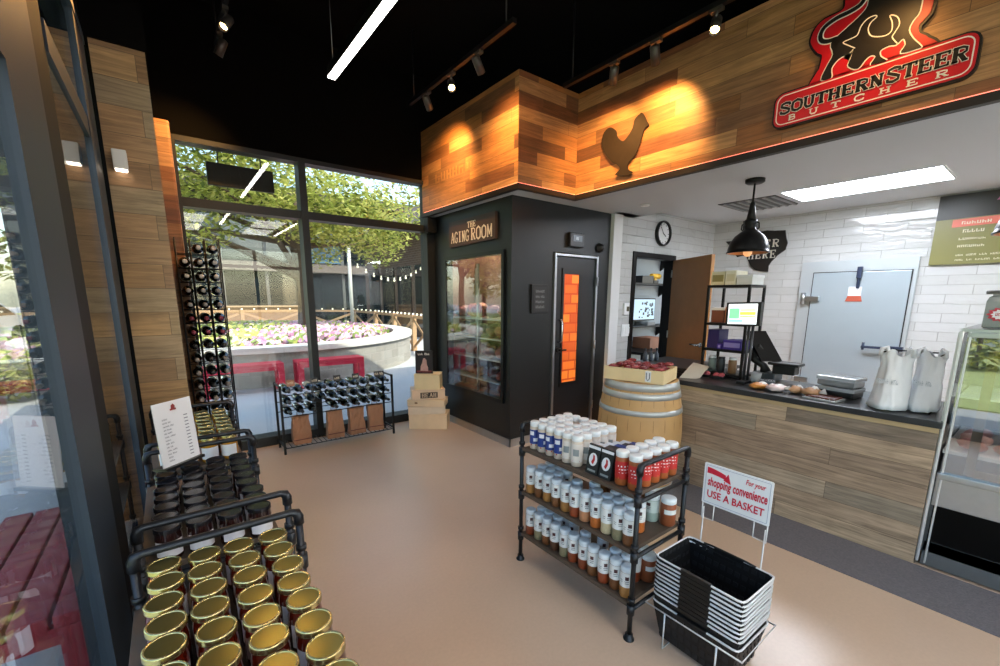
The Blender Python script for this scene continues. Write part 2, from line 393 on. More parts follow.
def slab(mb, body, frame, x0, x1, y0, h, mi, grow=0, z0=0, z1=.002, gap=.12, wk=1.0):
    n = len(body); cw = (x1 - x0) / n
    for i, ch in enumerate(body):
        if ch not in SLAB: continue
        cx = x0 + i * cw; w = cw * (1 - gap)
        for pts, sw in SLAB[ch]:
            P = [(cx + p[0] * w, y0 + p[1] * h) for p in pts]
            if grow and len(P) >= 2:
                a, b = Vector(P[0]), Vector(P[1]); P[0] = tuple(a + (a - b).normalized() * grow)
                a, b = Vector(P[-1]), Vector(P[-2]); P[-1] = tuple(a + (a - b).normalized() * grow)
            add_ribbon(mb, P, sw * min(w, h) * wk + 2 * grow, z0, z1, frame, mi)

# ================================================================== THE SETTING
XL = -.22          # room face of the side glazing
YW = 5.09          # room face of the end glazing
mb = MB(); mb.box(-.5, 9, -4.2, 5.3, -.2, 0); struct('floor', mb, FLOOR)
mb = MB(); mb.box(-.6, 9.2, -4.3, 5.45, 4.2, 4.5); struct('ceiling', mb, BLK)
mb = MB(); mb.box(-.5, 2.86, YW, YW + .2, 3.03, 4.2); mb.box(2.86, 9.1, YW, YW + .2, 0, 4.2); mb.box(-.5, .17, YW, YW + .2, 0, 3.03)
struct('wall_back', mb, BLK)
mb = MB(); mb.box(-.5, XL, -4.2, YW, 3.02, 4.2); mb.box(-.5, XL + .05, 3.9, YW, 0, 3.02); struct('wall_left', mb, BLK)
mb = MB(); mb.box(-.5, 7, -4.3, -4.1, 3.0, 4.2); mb.box(3.4, 7, -4.3, -4.1, 0, 3.0); struct('wall_front', mb, WHPAINT)
mb = MB()
for x in (-.5, .8, 2.1, 3.33): mb.box(x, x + .07, -4.25, -4.13, 0, 3.0)
for z in (0, 2.42, 2.93): mb.box(-.5, 3.4, -4.24, -4.14, z, z + .08)
w4 = struct('window_added', mb, FRM)  # glazing added behind the camera to let daylight into the room
for x in (-.43, .87, 2.17): mb = MB(); mb.box(x, x + 1.2, -4.2, -4.192, .08, 2.93); mb.build('window_pane', GL, w4)
mb = MB(); mb.box(6.85, 7.05, -4.1, 3.55, 0, 4.2); struct('wall_right', mb, tile)
# tiled side wall of the counter bay with the store-room doorway
mb = MB(); mb.box(4.33, 4.86, 3.45, 3.55, 0, 2.75); mb.box(5.79, 6.85, 3.45, 3.55, 0, 2.75); mb.box(4.86, 5.79, 3.45, 3.55, 2.15, 2.75)
struct('wall_side', mb, tile)
mb = MB(); mb.box(4.335, 4.5, 3.40, 3.449, 0, 2.6); struct('trim_1', mb, WHPAINT)
mb = MB(); mb.box(2.69, 4.72, 3.23, YW, 2.6, 2.66); mb.box(3.46, 4.72, -4.1, 3.24, 2.6, 2.66); mb.box(4.72, 4.75, -4.1, 3.45, 2.6, 2.75)
mb.box(4.75, 6.85, -4.1, 3.45, 2.73, 2.8); mb.box(4.33, 4.75, 3.3, 3.45, 2.6, 2.66); struct('ceiling.001', mb, SOFF)
# wood fascia: an L over the aging room, then the long run over the counter
mb = MB(); mb.box(2.68, 2.78, 3.22, YW, 2.645, 3.59); mb.box(2.78, 3.55, 3.22, 3.32, 2.645, 3.59); mb.box(3.45, 3.55, -4.1, 3.22, 2.645, 3.59)
struct('wall_fascia', mb, fascia_wood)
mb = MB(); mb.box(2.672, 2.72, 3.212, YW, 2.598, 2.645); mb.box(2.72, 3.49, 3.212, 3.26, 2.598, 2.645); mb.box(3.442, 3.49, -4.1, 3.212, 2.598, 2.645)
struct('trim_2', mb, M('dark_trim', '#1a1310', .5))
t = thing('led_tape', 'thin orange LED tape along the foot of the wooden fascia', 'LED tape', (3.0, 3.2, 2.64))
TAPE = M('led_tape', '#ffffff', .5, emit='#ff3c0c', es=1.1)
mb = MB(); mb.box(2.672, 2.679, 3.22, YW - .05, 2.646, 2.650); mb.build('tape_run', TAPE, t, True)
mb = MB(); mb.box(2.68, 3.44, 3.212, 3.219, 2.646, 2.650); mb.build('tape_run', TAPE, t, True)
mb = MB(); mb.box(3.442, 3.449, -4.0, 3.2, 2.646, 2.650); mb.build('tape_run', TAPE, t, True)
# pillars faced with boards
mb = MB(); mb.box(-.2, .05, 3.55, 3.95, 0, 3.03); struct('wall_pillar', mb, pillar_wood)
mb = MB(); mb.box(-.25, .06, 3.53, 3.97, 3.03, 4.2); struct('wall_pillar.001', mb, BLK)
mb = MB(); mb.box(-.17, .175, 4.93, YW, 0, 3.1, bev=.02); struct('wall_pillar.002', mb, fascia_wood)

# ---- aging room body
mb = MB()
mb.box(2.8, 2.9, 3.45, 3.55, 0, 2.6); mb.box(2.8, 2.9, 4.75, YW, 0, 2.6); mb.box(2.8, 2.9, 3.55, 4.75, 0, .47); mb.box(2.8, 2.9, 3.55, 4.75, 2.09, 2.6)
mb.box(2.9, 3.39, 3.45, 3.55, 0, 2.6); mb.box(4.12, 4.33, 3.45, 3.55, 0, 2.6); mb.box(3.39, 4.12, 3.45, 3.55, 2.1, 2.6)
struct('wall_aging', mb, ROOMBLK)
mb = MB(); mb.box(3.45, 3.5, 3.55, YW, 0, 2.6); mb.box(2.9, 3.5, 5.05, YW, 0, 2.6); mb.box(2.9, 3.5, 3.55, YW, 2.55, 2.6); mb.box(2.9, 3.45, 3.55, YW, 0, .44)
struct('wall_aging.001', mb, M('aging_liner', '#7a5a50', .5, noise=.25, nscale=6))
mb = MB(); mb.box(2.79, 2.8, 3.44, YW, 0, .085); mb.box(2.79, 3.37, 3.44, 3.45, 0, .085); struct('baseboard_aging', mb, STEEL)
# window of the aging room
mb = MB()
for a in ((3.55, 3.59, .47, 2.09), (4.71, 4.75, .47, 2.09), (3.59, 4.71, .47, .51), (3.59, 4.71, 2.05, 2.09)): mb.box(2.775, 2.86, *a)
w3 = struct('window_3', mb, M('aging_frame', '#15181a', .35, .3))
mb = MB(); mb.box(2.782, 2.79, 3.59, 4.71, .51, 2.05); mb.build('window_pane', GLA, w3)
AGL = M('aging_fill_tube', '#ffffff', .5, emit='#ffe2cc', es=110)
t = thing('aging_shelves', 'four slim steel shelves inside the aging room window', 'shelf unit', (3.17, 4.15, .45))
for z in (1.36, 1.13, .88, .62):
    mb = MB(); mb.box(2.96, 3.42, 3.6, 4.98, z - .018, z, bev=.004); mb.build('shelf', M('aging_shelf', '#b9c2c4', .3, .5), t, True)
for y in (3.62, 4.3, 4.96):
    for x in (2.975, 3.405): mb = MB(); mb.box(x - .012, x + .012, y - .012, y + .012, .45, 2.0); mb.build('post', STEEL, t, True)
mb = MB(); mb.box(2.95, 3.42, 3.6, 4.98, .445, .47, bev=.004); mb.build('wooden_board', M('aging_board', '#9a5a34', .5, noise=.2, nscale=8), t, True)
t = thing('aging_fill_lamp', 'unseen warm fill tube added under the top of the aging room', 'lamp', (3.15, 4.2, 2.5))  # added inside, unseen, to brighten the shelves and meat
mb = MB(); mb.box(3.1, 3.2, 3.7, 4.9, 2.52, 2.549); mb.build('housing', STEEL, t, True)
mb = MB(); mb.cyl((3.15, 3.72, 2.505), (3.15, 4.88, 2.505), .014); mb.build('tube', AGL, t, True)
rn = random.Random(14)
for si, (z, nm) in enumerate(((.471, 'wooden board'), (.621, 'lowest steel shelf'), (.881, 'second steel shelf'), (1.131, 'third steel shelf'), (1.361, 'top steel shelf'))):
    for k in range(6):
        y = 3.74 + k * .215; h = rn.uniform(.05, .075) if si < 2 else rn.uniform(.07, .095)
        t = thing('aged_beef', f'slab of ageing beef on the {nm} of meat window, {ORD[k]} from door', 'meat', (3.10 + rn.uniform(-.04, .04), y, z), rz=rn.uniform(-.4, .4), group='slabs of ageing beef in the aging room')
        mb = MB(); mb.blob((0, 0, h), (.11, .085, h), rnd=rn, jit=.12); mb.build('flesh', M('aged%d' % (k % 3), ('#7a3a34', '#944a40', '#6a3230')[k % 3], .45, noise=.45, nscale=16), t)
        mb = MB(); mb.blob((.03, .0, h * 1.25), (.08, .07, h * .85), rnd=rn, jit=.1); mb.build('fat_cap', M('fat_cap', '#c79a82', .5, noise=.3, nscale=14), t)
# aging room door
mb = MB(); mb.box(3.43, 4.08, 3.452, 3.5, .02, 2.055, bev=.004); d1 = struct('door_1', mb, M('door_black', '#15171a', .4))
mb = MB(); mb.box(3.392, 3.425, 3.425, 3.47, 0, 2.09, bev=.006); mb.box(4.085, 4.115, 3.425, 3.47, 0, 2.09, bev=.006); mb.box(3.425, 4.085, 3.425, 3.47, 2.06, 2.09, bev=.006); mb.build('door_frame', STEEL, d1)
mb = MB(); mb.box(3.53, 3.56, 3.44, 3.452, .58, 1.93); mb.box(3.80, 3.85, 3.44, 3.452, .58, 1.93); mb.box(3.56, 3.80, 3.44, 3.452, 1.87, 1.93); mb.box(3.56, 3.80, 3.44, 3.452, .58, .63); mb.build('window_bezel', BLKP, d1)
mb = MB(); mb.box(3.56, 3.80, 3.446, 3.4515, .63, 1.87); mb.build('salt_window', salt, d1)
mb = MB(); mb.tube([(3.49, 3.452, 1.36), (3.49, 3.40, 1.36), (3.49, 3.385, 1.33), (3.49, 3.385, 1.14), (3.49, 3.40, 1.11), (3.49, 3.452, 1.11)], .012); mb.build('pull_handle', CHROME, d1)
mb = MB(); mb.cyl((3.49, 3.452, 1.02), (3.49, 3.42, 1.02), .034, n=16); mb.cyl((3.49, 3.42, 1.02), (3.49, 3.385, 1.02), .018); mb.box(3.478, 3.57, 3.385, 3.40, 1.01, 1.03); mb.build('lock_lever', BLKP, d1)
for z in (.3, 1.05, 1.8):
    mb = MB(); mb.cyl((4.09, 3.415, z - .05), (4.09, 3.415, z + .05), .012); mb.build('hinge', STEEL, d1)

# ---- end window: frame, mullions and panes
mb = MB()
mb.box(.17, 2.86, YW - .03, YW + .12, 2.985, 3.03)                 # head
mb.box(.17, 2.86, YW - .05, YW + .14, 0, .10)                      # sill rail
mb.box(.17, .205, YW - .03, YW + .12, .10, 2.985)
mb.box(1.225, 1.295, YW - .05, YW + .12, .10, 2.985)
mb.box(2.70, 2.80, YW - .06, YW + .12, .10, 2.985)
for x0, x1 in ((.205, 1.225), (1.295, 2.70)): mb.box(x0, x1, YW - .035, YW + .12, 2.42, 2.50)
w1 = struct('window_1', mb, FRM)
for x0, x1 in ((.205, 1.225), (1.295, 2.70)):
    for z0, z1 in ((.1, 2.42), (2.5, 2.985)):
        mb = MB(); mb.box(x0, x1, YW + .04, YW + .048, z0, z1); mb.build('window_pane', GL, w1)
mb = MB(); mb.box(2.66, 2.79, YW - .16, YW - .05, 2.4, 2.58, bev=.006); mb.build('frame_bracket', BLKM, w1)
# ---- side glazing
mb = MB()
mb.box(XL - .12, XL + .005, -4.1, 3.55, 2.985, 3.04); mb.box(XL - .12, XL, -4.1, 3.55, 0, .12)
mb.box(XL - .05, XL, 1.455, 1.85, .12, 2.985)
mb.box(XL - .05, XL, 3.16, 3.55, .12, 2.985)
mb.box(XL - .05, XL - .005, 2.18, 3.16, 2.40, 2.50)
mb.box(XL - .05, XL, -.75, 1.455, 2.1, 2.42)
mb.box(XL - .05, XL, -.95, -.75, .12, 2.985); mb.box(XL - .05, XL, -2.6, -2.4, .12, 2.985); mb.box(XL - .12, XL, -4.1, -3.9, .12, 2.985)
w2 = struct('window_2', mb, M('side_frame', '#1c2a38', .5))
mb = MB(); mb.box(XL - .05, XL - .012, 1.85, 2.18, .12, 2.985); mb.build('door_stile', M('stile_black', '#07080a', .6, spec=.2), w2)
for y0, y1 in ((2.18, 3.16), (-.75, 1.455), (-2.4, -.95), (-3.9, -2.6)):
    for z0, z1 in ((.12, 2.4 if y0 != -.75 else 2.1), (2.5, 2.985)):
        mb = MB(); mb.box(XL - .022, XL - .014, y0, y1, z0, z1); mb.build('window_pane', GLS, w2)

# ---- floor strip by the counter
mb = MB(); mb.box(3.015, 3.475, -4.0, 2.0, .0005, .006)
tag(mb.build('floor_mat', MATT), 'dark grey flecked floor strip running along the foot of the wooden counter', 'mat')

# ---- store room behind the tiled wall
mb = MB(); mb.box(4.4, 9, 4.75, 4.85, 0, 2.75); mb.box(8.9, 9, 3.55, 4.75, 0, 2.75); mb.box(4.36, 4.4, 3.55, 4.85, 0, 2.75)
struct('wall_store', mb, M('store_paint', '#aab4ba', .7))
mb = MB(); mb.box(4.36, 9, 3.55, 4.85, 2.75, 2.8); struct('ceiling.002', mb, WHPAINT)
mb = MB(); mb.box(4.80, 4.87, 3.43, 3.57, 0, 2.2, bev=.004); mb.box(5.72, 5.79, 3.43, 3.57, 0, 2.2, bev=.004); mb.box(4.87, 5.72, 3.43, 3.57, 2.13, 2.2, bev=.004)
struct('trim_3', mb, BLKM)
# brown leaf standing open into the counter bay
hx, hy = 5.735, 3.42; ux, uy = 5.24 - hx, 2.62 - hy; ll = math.hypot(ux, uy); ang = math.atan2(uy, ux)
mb = MB(); mb.box(0, .93, -.022, .022, .02, 2.13, bev=.003)
d2 = mb.build('door_2', DOORW); d2.location = (hx, hy, 0); d2.rotation_euler = (0, 0, ang); d2['kind'] = 'structure'
mb = MB(); mb.cyl((.86, -.10, 1.03), (.86, .10, 1.03), .012); mb.tube([(.86, -.085, 1.03), (.84, -.09, 1.03), (.73, -.09, 1.03)], .01); mb.tube([(.86, .085, 1.03), (.84, .09, 1.03), (.73, .09, 1.03)], .01)
mb.cyl((.86, -.035, 1.03), (.86, .035, 1.03), .028, n=16); mb.build('door_handle', CHROME, d2)
for z in (.25, 1.1, 1.95):
    mb = MB(); mb.cyl((0, -.026, z - .05), (0, -.026, z + .05), .011); mb.build('hinge', STEEL, d2)
# walk-in cooler door
mb = MB(); mb.box(6.78, 6.842, 1.105, 2.05, .1, 1.94, bev=.004)
d3 = struct('door_3', mb, M('cooler_steel', '#b4c2cb', .32, .35, noise=.06, nscale=3))
mb = MB(); mb.box(6.80, 6.849, 2.06, 2.20, 0, 2.085); mb.box(6.80, 6.849, 1.06, 1.095, 0, 2.085); mb.box(6.80, 6.849, 1.095, 2.06, 1.95, 2.085); mb.build('door_frame', M('cooler_frame', '#bcc4c8', .4, .3), d3)
mb = MB(); mb.box(6.79, 6.846, 2.05, 2.06, .1, 1.95); mb.box(6.79, 6.846, 1.095, 1.105, .1, 1.95); mb.box(6.79, 6.846, 1.095, 2.06, 1.94, 1.95); mb.build('gasket', BLKP, d3)
mb = MB(); mb.box(6.74, 6.79, 1.95, 2.14, 1.58, 1.645, bev=.008); mb.cyl((6.76, 2.13, 1.54), (6.76, 2.13, 1.69), .028); mb.build('hinge', STEEL, d3)
mb = MB(); mb.box(6.74, 6.79, 1.95, 2.14, .5, .565, bev=.008); mb.cyl((6.76, 2.13, .46), (6.76, 2.13, .61), .028); mb.build('hinge', STEEL, d3)
mb = MB(); mb.box(6.70, 6.73, 1.17, 1.44, 1.02, 1.05, bev=.008); mb.box(6.72, 6.785, 1.06, 1.2, 1.005, 1.06, bev=.008); mb.cyl((6.71, 1.42, 1.0), (6.71, 1.42, 1.09), .014); mb.build('latch_handle', M('navy_handle', '#28344e', .4), d3)
t = thing('door_closer', 'navy door closer clipped at the top of the steel cooler door', 'door closer', (6.77, 1.585, 1.93))
mb = MB(); mb.box(6.735, 6.778, 1.545, 1.595, 1.86, 2.0, bev=.006); mb.box(6.75, 6.778, 1.555, 1.585, 1.74, 1.86); mb.build('closer_body', M('navy_handle'), t, True)
t = thing('paper_notice', 'small white and red notice hanging on the steel cooler door', 'notice', (6.77, 1.59, 1.6))
F = FR((6.776, 1.66, 1.58), (0, -1, 0), (0, 0, 1))
mb = MB(); mb.prism([(0, .07), (.13, .07), (.13, .18), (0, .18)], 0, .003, F); mb.build('sheet', PAPER, t, True)
mb = MB(); mb.prism([(-.02, 0), (.15, 0), (.13, .068), (0, .068)], 0, .004, F); mb.build('red_band', M('notice_red', '#b5563f', .5), t, True)

# ================================================================== CEILING FIXTURES
def linear_light(x, y0, y1, z, label):
    t = thing('linear_light', label, 'ceiling light', (x, (y0 + y1) / 2, z), group='linear lights under the black ceiling')
    mb = MB(); mb.box(x - .03, x + .03, y0, y1, z, z + .07, bev=.006); mb.build('housing', BLKM, t, True)
    mb = MB(); mb.box(x - .027, x + .027, y0 + .004, y1 - .004, z - .012, z); mb.build('diffuser', LED, t, True)
    for y in (y0 + .06, y1 - .06):
        mb = MB(); mb.cyl((x, y, z + .07), (x, y, 4.2), .002, n=6); mb.build('hanging_wire', STEEL, t, True)
linear_light(1.21, 1.33, 3.76, 3.3, 'bright suspended linear LED light over the aisle, its end toward the window')
linear_light(1.195, -2.2, .4, 3.3, 'unseen added fill strip light further back over the aisle')  # this and the next strips are fill light added behind the camera
linear_light(2.6, -3.6, -.9, 3.3, 'unseen added fill strip light over the walkway before the counter')
linear_light(.35, -3.2, -.6, 3.3, 'unseen added fill strip light along the side glazing behind the jar racks')

def fill_panel(x, y, label):  # fill panels added behind the camera to make up for dimmer strips
    t = thing('added_fill_panel_light', label, 'ceiling light', (x, y, 3.3), group='added fill panels toward the shopfront')
    mb = MB(); mb.box(x - .32, x + .32, y - .62, y + .62, 3.3, 3.35, bev=.006); mb.build('housing', WHITE, t, True)
    mb = MB(); mb.box(x - .29, x + .29, y - .59, y + .59, 3.292, 3.3); mb.build('diffuser', M('fill_panel_led', '#ffffff', .5, emit='#fff8f0', es=4.5), t, True)
    for a in (-.25, .25):
        for b in (-.5, .5): mb = MB(); mb.cyl((x + a, y + b, 3.35), (x + a, y + b, 4.2), .002, n=6); mb.build('hanging_wire', STEEL, t, True)
fill_panel(.55, -1.6, 'unseen added fill panel over the aisle toward the shopfront')
fill_panel(.55, -3.1, 'unseen added fill panel over the aisle close to the shopfront glass')
fill_panel(2.1, -3.1, 'unseen added fill panel over the walkway close to the shopfront glass')
fill_panel(2.1, -1.6, 'unseen added fill panel over the walkway toward the shopfront')
def track(name, label, pts_track, heads):
    (x, y0, y1, z) = pts_track
    t = thing('lighting_track', label, 'track', (x, (y0 + y1) / 2, z))
    mb = MB(); mb.box(x - .018, x + .018, y0, y1, z, z + .035); mb.build('rail', BLKM, t, True)
    for y in (y0 + .1, y1 - .1):
        mb = MB(); mb.cyl((x, y, z + .035), (x, y, 4.2), .006, n=8); mb.build('rod', BLKM, t, True)
    for y, aim, on, lab in heads:
        h = thing('track_spotlight', lab, 'spotlight', (x, y, z), group='track spotlights')
        d = (Vector(aim) - Vector((x, y, z - .1))).normalized(); c = Vector((x, y, z - .1))
        mb = MB(); mb.cyl((x, y, z), (x, y, z - .06), .009, n=8); mb.box(x - .02, x + .02, y - .04, y + .04, z - .022, z - .001); mb.build('stem', M('grey_metal', '#55504a', .4, .5), h, True)
        mb = MB(); mb.lathe([(.014, -.07), (.034, -.06), (.034, .06), (.030, .06), (.028, .03), (.0, .03)], 14, mat=Matrix.Translation(c) @ d.to_track_quat('Z', 'Y').to_matrix().to_4x4(), caps=False); mb.build('can', M('grey_metal'), h, True)
        mb = MB(); mb.lathe([(0, .036), (.027, .034)], 14, mat=Matrix.Translation(c) @ d.to_track_quat('Z', 'Y').to_matrix().to_4x4(), caps=False); mb.build('lens', LAMPW if on else M('grey_metal'), h, True)
        if on:
            l = bpy.data.lights.new('spot', 'SPOT'); l.energy = on * 1.9; l.color = (1, .51, .15); l.spot_size = math.radians(100); l.spot_blend = 1.0; l.shadow_soft_size = .03
            lo = bpy.data.objects.new('track_lamp', l); C.objects.link(lo); lo.location = c + d * .075; lo.rotation_euler = d.to_track_quat('-Z', 'Y').to_euler()
track('a', 'black lighting track hung before the short fascia over the aging room', (2.2, 2.7, 4.4, 3.55), [
    (3.58, (.8, .9, .3), 7, 'lit track spotlight, its lamp bare in view, beside the short fascia'),
    (3.16, (2.68, 3.35, 3.0), 30, 'track spotlight before the corner of the short fascia'),
    (4.02, (2.68, 4.35, 2.95), 46, 'track spotlight by the window end of the short fascia')])
track('b', 'black lighting track hung before the long wooden fascia', (3.02, .2, 3.0, 3.45), [
    (1.64, (.9, .8, .2), 6, 'lit track spotlight shining above the long fascia by the rooster'),
    (2.08, (3.45, 2.28, 2.95), 48, 'track spotlight aimed at the rooster'),
    (2.45, (3.45, 2.85, 2.85), 30, 'track spotlight aimed at the inner corner of the fascia'),
    (.72, (3.45, .95, 2.75), 6, 'track spotlight aimed at the red butcher sign')])
track('c', 'short black lighting track near the wood-faced pillar', (.56, 3.7, 4.7, 3.68), [
    (4.05, (0, 3.55, 2.6), 30, 'lit track spotlight high by the side glazing'),
    (4.45, (.1, 4.93, 2.5), 40, 'lit track spotlight high above the wine bottles')])

# recessed panel and vents in the counter bay ceiling
def panel_light(x0, x1, y0, y1, label):
    t = thing('panel_light', label, 'ceiling light', ((x0 + x1) / 2, (y0 + y1) / 2, 2.73), group='panel lights in the counter bay ceiling')
    mb = MB(); mb.box(x0 - .015, x0, y0 - .015, y1 + .015, 2.715, 2.729); mb.box(x1, x1 + .015, y0 - .015, y1 + .015, 2.715, 2.729); mb.box(x0, x1, y0 - .015, y0, 2.715, 2.729); mb.box(x0, x1, y1, y1 + .015, 2.715, 2.729); mb.build('frame', WHITE, t, True)
    mb = MB(); mb.box(x0, x1, y0, y1, 2.72, 2.728); mb.build('diffuser', PANEL, t, True)
panel_light(5.32, 5.95, .79, 2.0, 'bright white rectangular LED panel in the grey ceiling behind the counter')
panel_light(5.32, 5.95, -3.9, -2.69, 'unseen added fill panel at the far shopfront end of the counter bay')  # this panel and the next are added out of view for more light
panel_light(5.32, 5.95, -2.2, -.99, 'unseen added fill panel in the grey ceiling beyond the menu board')
t = thing('ceiling_vent', 'dark slotted air vent in the grey ceiling behind the pendant lamp', 'vent', (5.75, 2.38, 2.73))
mb = MB(); mb.box(5.42, 6.1, 2.1, 2.72, 2.722, 2.729); mb.build('backing', M('vent_dark', '#55585a', .6), t, True)
mb = MB()
for k in range(7): mb.box(5.42, 6.1, 2.11 + k * .09, 2.14 + k * .09, 2.712, 2.722)
mb.build('vent_grille', M('vent_grey', '#8d9092', .5), t, True)
t = thing('ceiling_sprinkler', 'small round white sprinkler plate on the grey soffit', 'sprinkler', (4.2, 2.9, 2.6))
mb = MB(); mb.lathe([(.05, 2.596), (.045, 2.585), (.02, 2.58), (0, 2.58)], 16, mat=Matrix.Translation((4.2, 2.9, 0))); mb.build('cover_plate', WHITE, t, True)

# pendant lamps
def pendant(y, label):
    x = 4.06; t = thing('pendant_lamp', label, 'pendant lamp', (x, y, 2.6), group='black pendant lamps over the counter')
    T = Matrix.Translation((x, y, 0))
    mb = MB(); mb.lathe([(0, 2.599), (.075, 2.599), (.075, 2.575), (.06, 2.565), (0, 2.565)], 24, mat=T, caps=False); mb.build('canopy', BLKM, t, True)
    mb = MB(); mb.cyl((x, y, 2.57), (x, y, 2.42), .008); mb.lathe([(.012, 2.42), (.02, 2.40), (.028, 2.34), (.038, 2.27), (.02, 2.265)], 16, mat=T, caps=False); mb.build('stem', BLKM, t, True)
    mb = MB(); mb.lathe([(.0, 2.275), (.045, 2.275), (.05, 2.26), (.05, 2.235), (.044, 2.23), (.044, 2.195), (.055, 2.185), (.075, 2.17), (.115, 2.135), (.145, 2.085), (.16, 2.03), (.161, 2.01), (.169, 2.005), (.169, 1.995), (.159, 1.995), (.156, 2.03), (.141, 2.08), (.111, 2.125), (.05, 2.165), (0, 2.17)], 36, mat=T, caps=False)
    o = mb.build('shade', [M('pendant_black', '#1c1d1f', .3, .6), CUPPER], t, True)
    for p in o.data.polygons:
        if p.center.z + 2.6 < 2.17 and Vector((p.center.x, p.center.y)).dot(Vector((p.normal.x, p.normal.y))) < -1e-4: p.material_index = 1
    for s in (-1, 1): mb = MB(); mb.tube([(x, y + s * .045, 2.25), (x, y + s * .068, 2.24), (x, y + s * .072, 2.2), (x, y + s * .055, 2.187)], .006); mb.build('shade_clip', BLKM, o, True)
    mb = MB(); mb.lathe([(0, 1.965), (.02, 1.97), (.034, 1.99), (.036, 2.01), (.03, 2.04), (.016, 2.07), (.016, 2.1)], 16, mat=T, caps=False); mb.build('bulb', M('dim_bulb', '#d9b48a', .2, emit='#ffb070', es=.5), t, True)
pendant(1.74, 'black dome pendant lamp in front of the Texas-shaped sign')
pendant(.165, 'black dome pendant lamp in front of the menu board')

# ================================================================== SIGNS
R_ = (0, -1, 0); UP = (0, 0, 1); NV = Matrix(((0, -1, 0), (0, 0, 1)))
FX = FR((3.45, 0, 0), R_, UP)     # fascia plane: x = -y, y = z
def fy(L): return [(-a, b) for a, b in L]
t = thing('butcher_sign', 'red and black butcher sign with a bull on the long wooden fascia', 'sign', (3.45, .9, 2.75))
red = fy([(1.163, 2.93), (1.153, 3.03), (1.146, 3.102), (1.177, 3.132), (1.209, 3.182), (1.22, 3.22), (1.204, 3.274), (1.16, 3.308), (1.088, 3.314), (1.06, 3.33), (1.06, 3.39), (1.02, 3.43), (.96, 3.43), (.915, 3.40), (.85, 3.40), (.76, 3.385), (.69, 3.34), (.663, 3.26), (.66, 3.138), (.681, 3.1), (.702, 3.075), (.694, 3.036), (.655, 2.998), (.642, 2.93)]); red = smooth(red, True, 3)
board = rrect(.93, .205, .05, x0=-1.385, y0=2.745)
mb = MB(); mb.prism(outset(red, .012), .002, .028, FX); mb.prism(outset(board, .010), .002, .034, FX); mb.build('backing', BLKS, t, True)
mb = MB(); mb.prism(red, .028, .034, FX); bp_ = mb.build('bull_panel', REDP, t, True)
tail = fy([(1.03, 3.40), (.985, 3.385), (.963, 3.345), (.98, 3.305), (1.03, 3.29), (1.092, 3.285), (1.15, 3.262), (1.168, 3.225), (1.158, 3.19), (1.125, 3.172), (1.08, 3.17)])
body = fy([(.94, 3.385), (.945, 3.283), (.985, 3.238), (1.045, 3.199), (1.105, 3.153), (1.087, 3.086), (1.109, 3.034), (1.134, 2.962), (1.081, 2.953), (1.087, 3.006), (1.056, 3.047), (1.005, 3.06), (.984, 3.077), (.996, 3.018), (.999, 2.986), (.952, 2.955), (.922, 2.989), (.897, 3.004), (.873, 2.989), (.89, 2.951), (.818, 2.943), (.85, 2.98), (.855, 3.013), (.819, 3.023), (.787, 3.016), (.76, 3.035), (.745, 2.999), (.76, 2.963), (.686, 2.957), (.681, 2.967), (.718, 3.017), (.742, 3.069), (.73, 3.111), (.708, 3.147), (.71, 3.257), (.74, 3.33), (.80, 3.375), (.87, 3.385)]); body = smooth(body, True, 3); tail = smooth(tail, False)
mb = MB(); mb.prism(outset(body, .006), .034, .0355, FX); add_ribbon(mb, tail, .034, .034, .0355, FX); mb.build('white_outline', WHS, bp_, True)
mb = MB(); mb.prism(body, .0355, .038, FX); add_ribbon(mb, tail, .022, .0355, .038, FX); mb.build('bull', BLKS, bp_, True)
horn = fy([(.978, 3.075), (1.01, 3.101), (1.042, 3.131), (1.002, 3.136), (.975, 3.144), (.963, 3.183), (.939, 3.209), (.907, 3.213), (.894, 3.201), (.919, 3.182), (.926, 3.148), (.904, 3.107), (.848, 3.084), (.818, 3.095), (.819, 3.138), (.834, 3.181), (.801, 3.16), (.786, 3.117), (.801, 3.082), (.809, 3.061), (.783, 3.02)]); horn = smooth(horn, False)
mb = MB(); add_ribbon(mb, horn, .0052, .038, .0395, FX); mb.build('horn_line', WHS, bp_, True)
mb = MB(); mb.prism(board, .034, .038, FX); nb = mb.build('name_board', REDP, t, True)
mb = MB(); inner = rrect(.90, .178, .042, x0=-1.37, y0=2.7585); L = inner + inner[:1]; add_ribbon(mb, L, .006, .038, .0395, FX); mb.build('white_border', WHS, nb, True)
mb = MB()
FT = FR((3.41, 1.35, 2.822), R_, UP)
slab(mb, 'SOUTHERN', FT, 0, .535, 0, .064, 0, grow=.003, z0=.002, z1=.0032, gap=.04, wk=1.25); slab(mb, 'STEER', FT, .542, .868, 0, .072, 0, grow=.003, z0=.002, z1=.0032, gap=.04, wk=1.25); slab(mb, 'B', FT, .055, .105, -.05, .032, 0, wk=1.25, z0=.002, z1=.0032)
for i, ch in enumerate('UTCHER'): slab(mb, ch, FT, .17 + i * .116, .23 + i * .116, -.05, .032, 0, wk=1.25, z0=.002, z1=.0032)
mb.build('white_lettering', WHS, nb, True)
mb = MB(); slab(mb, 'SOUTHERN', FT, 0, .535, 0, .064, 0, z0=.0032, z1=.0045, gap=.04, wk=1.25); slab(mb, 'STEER', FT, .542, .868, 0, .072, 0, z0=.0032, z1=.0045, gap=.04, wk=1.25); mb.build('black_lettering', BLKS, nb, True)

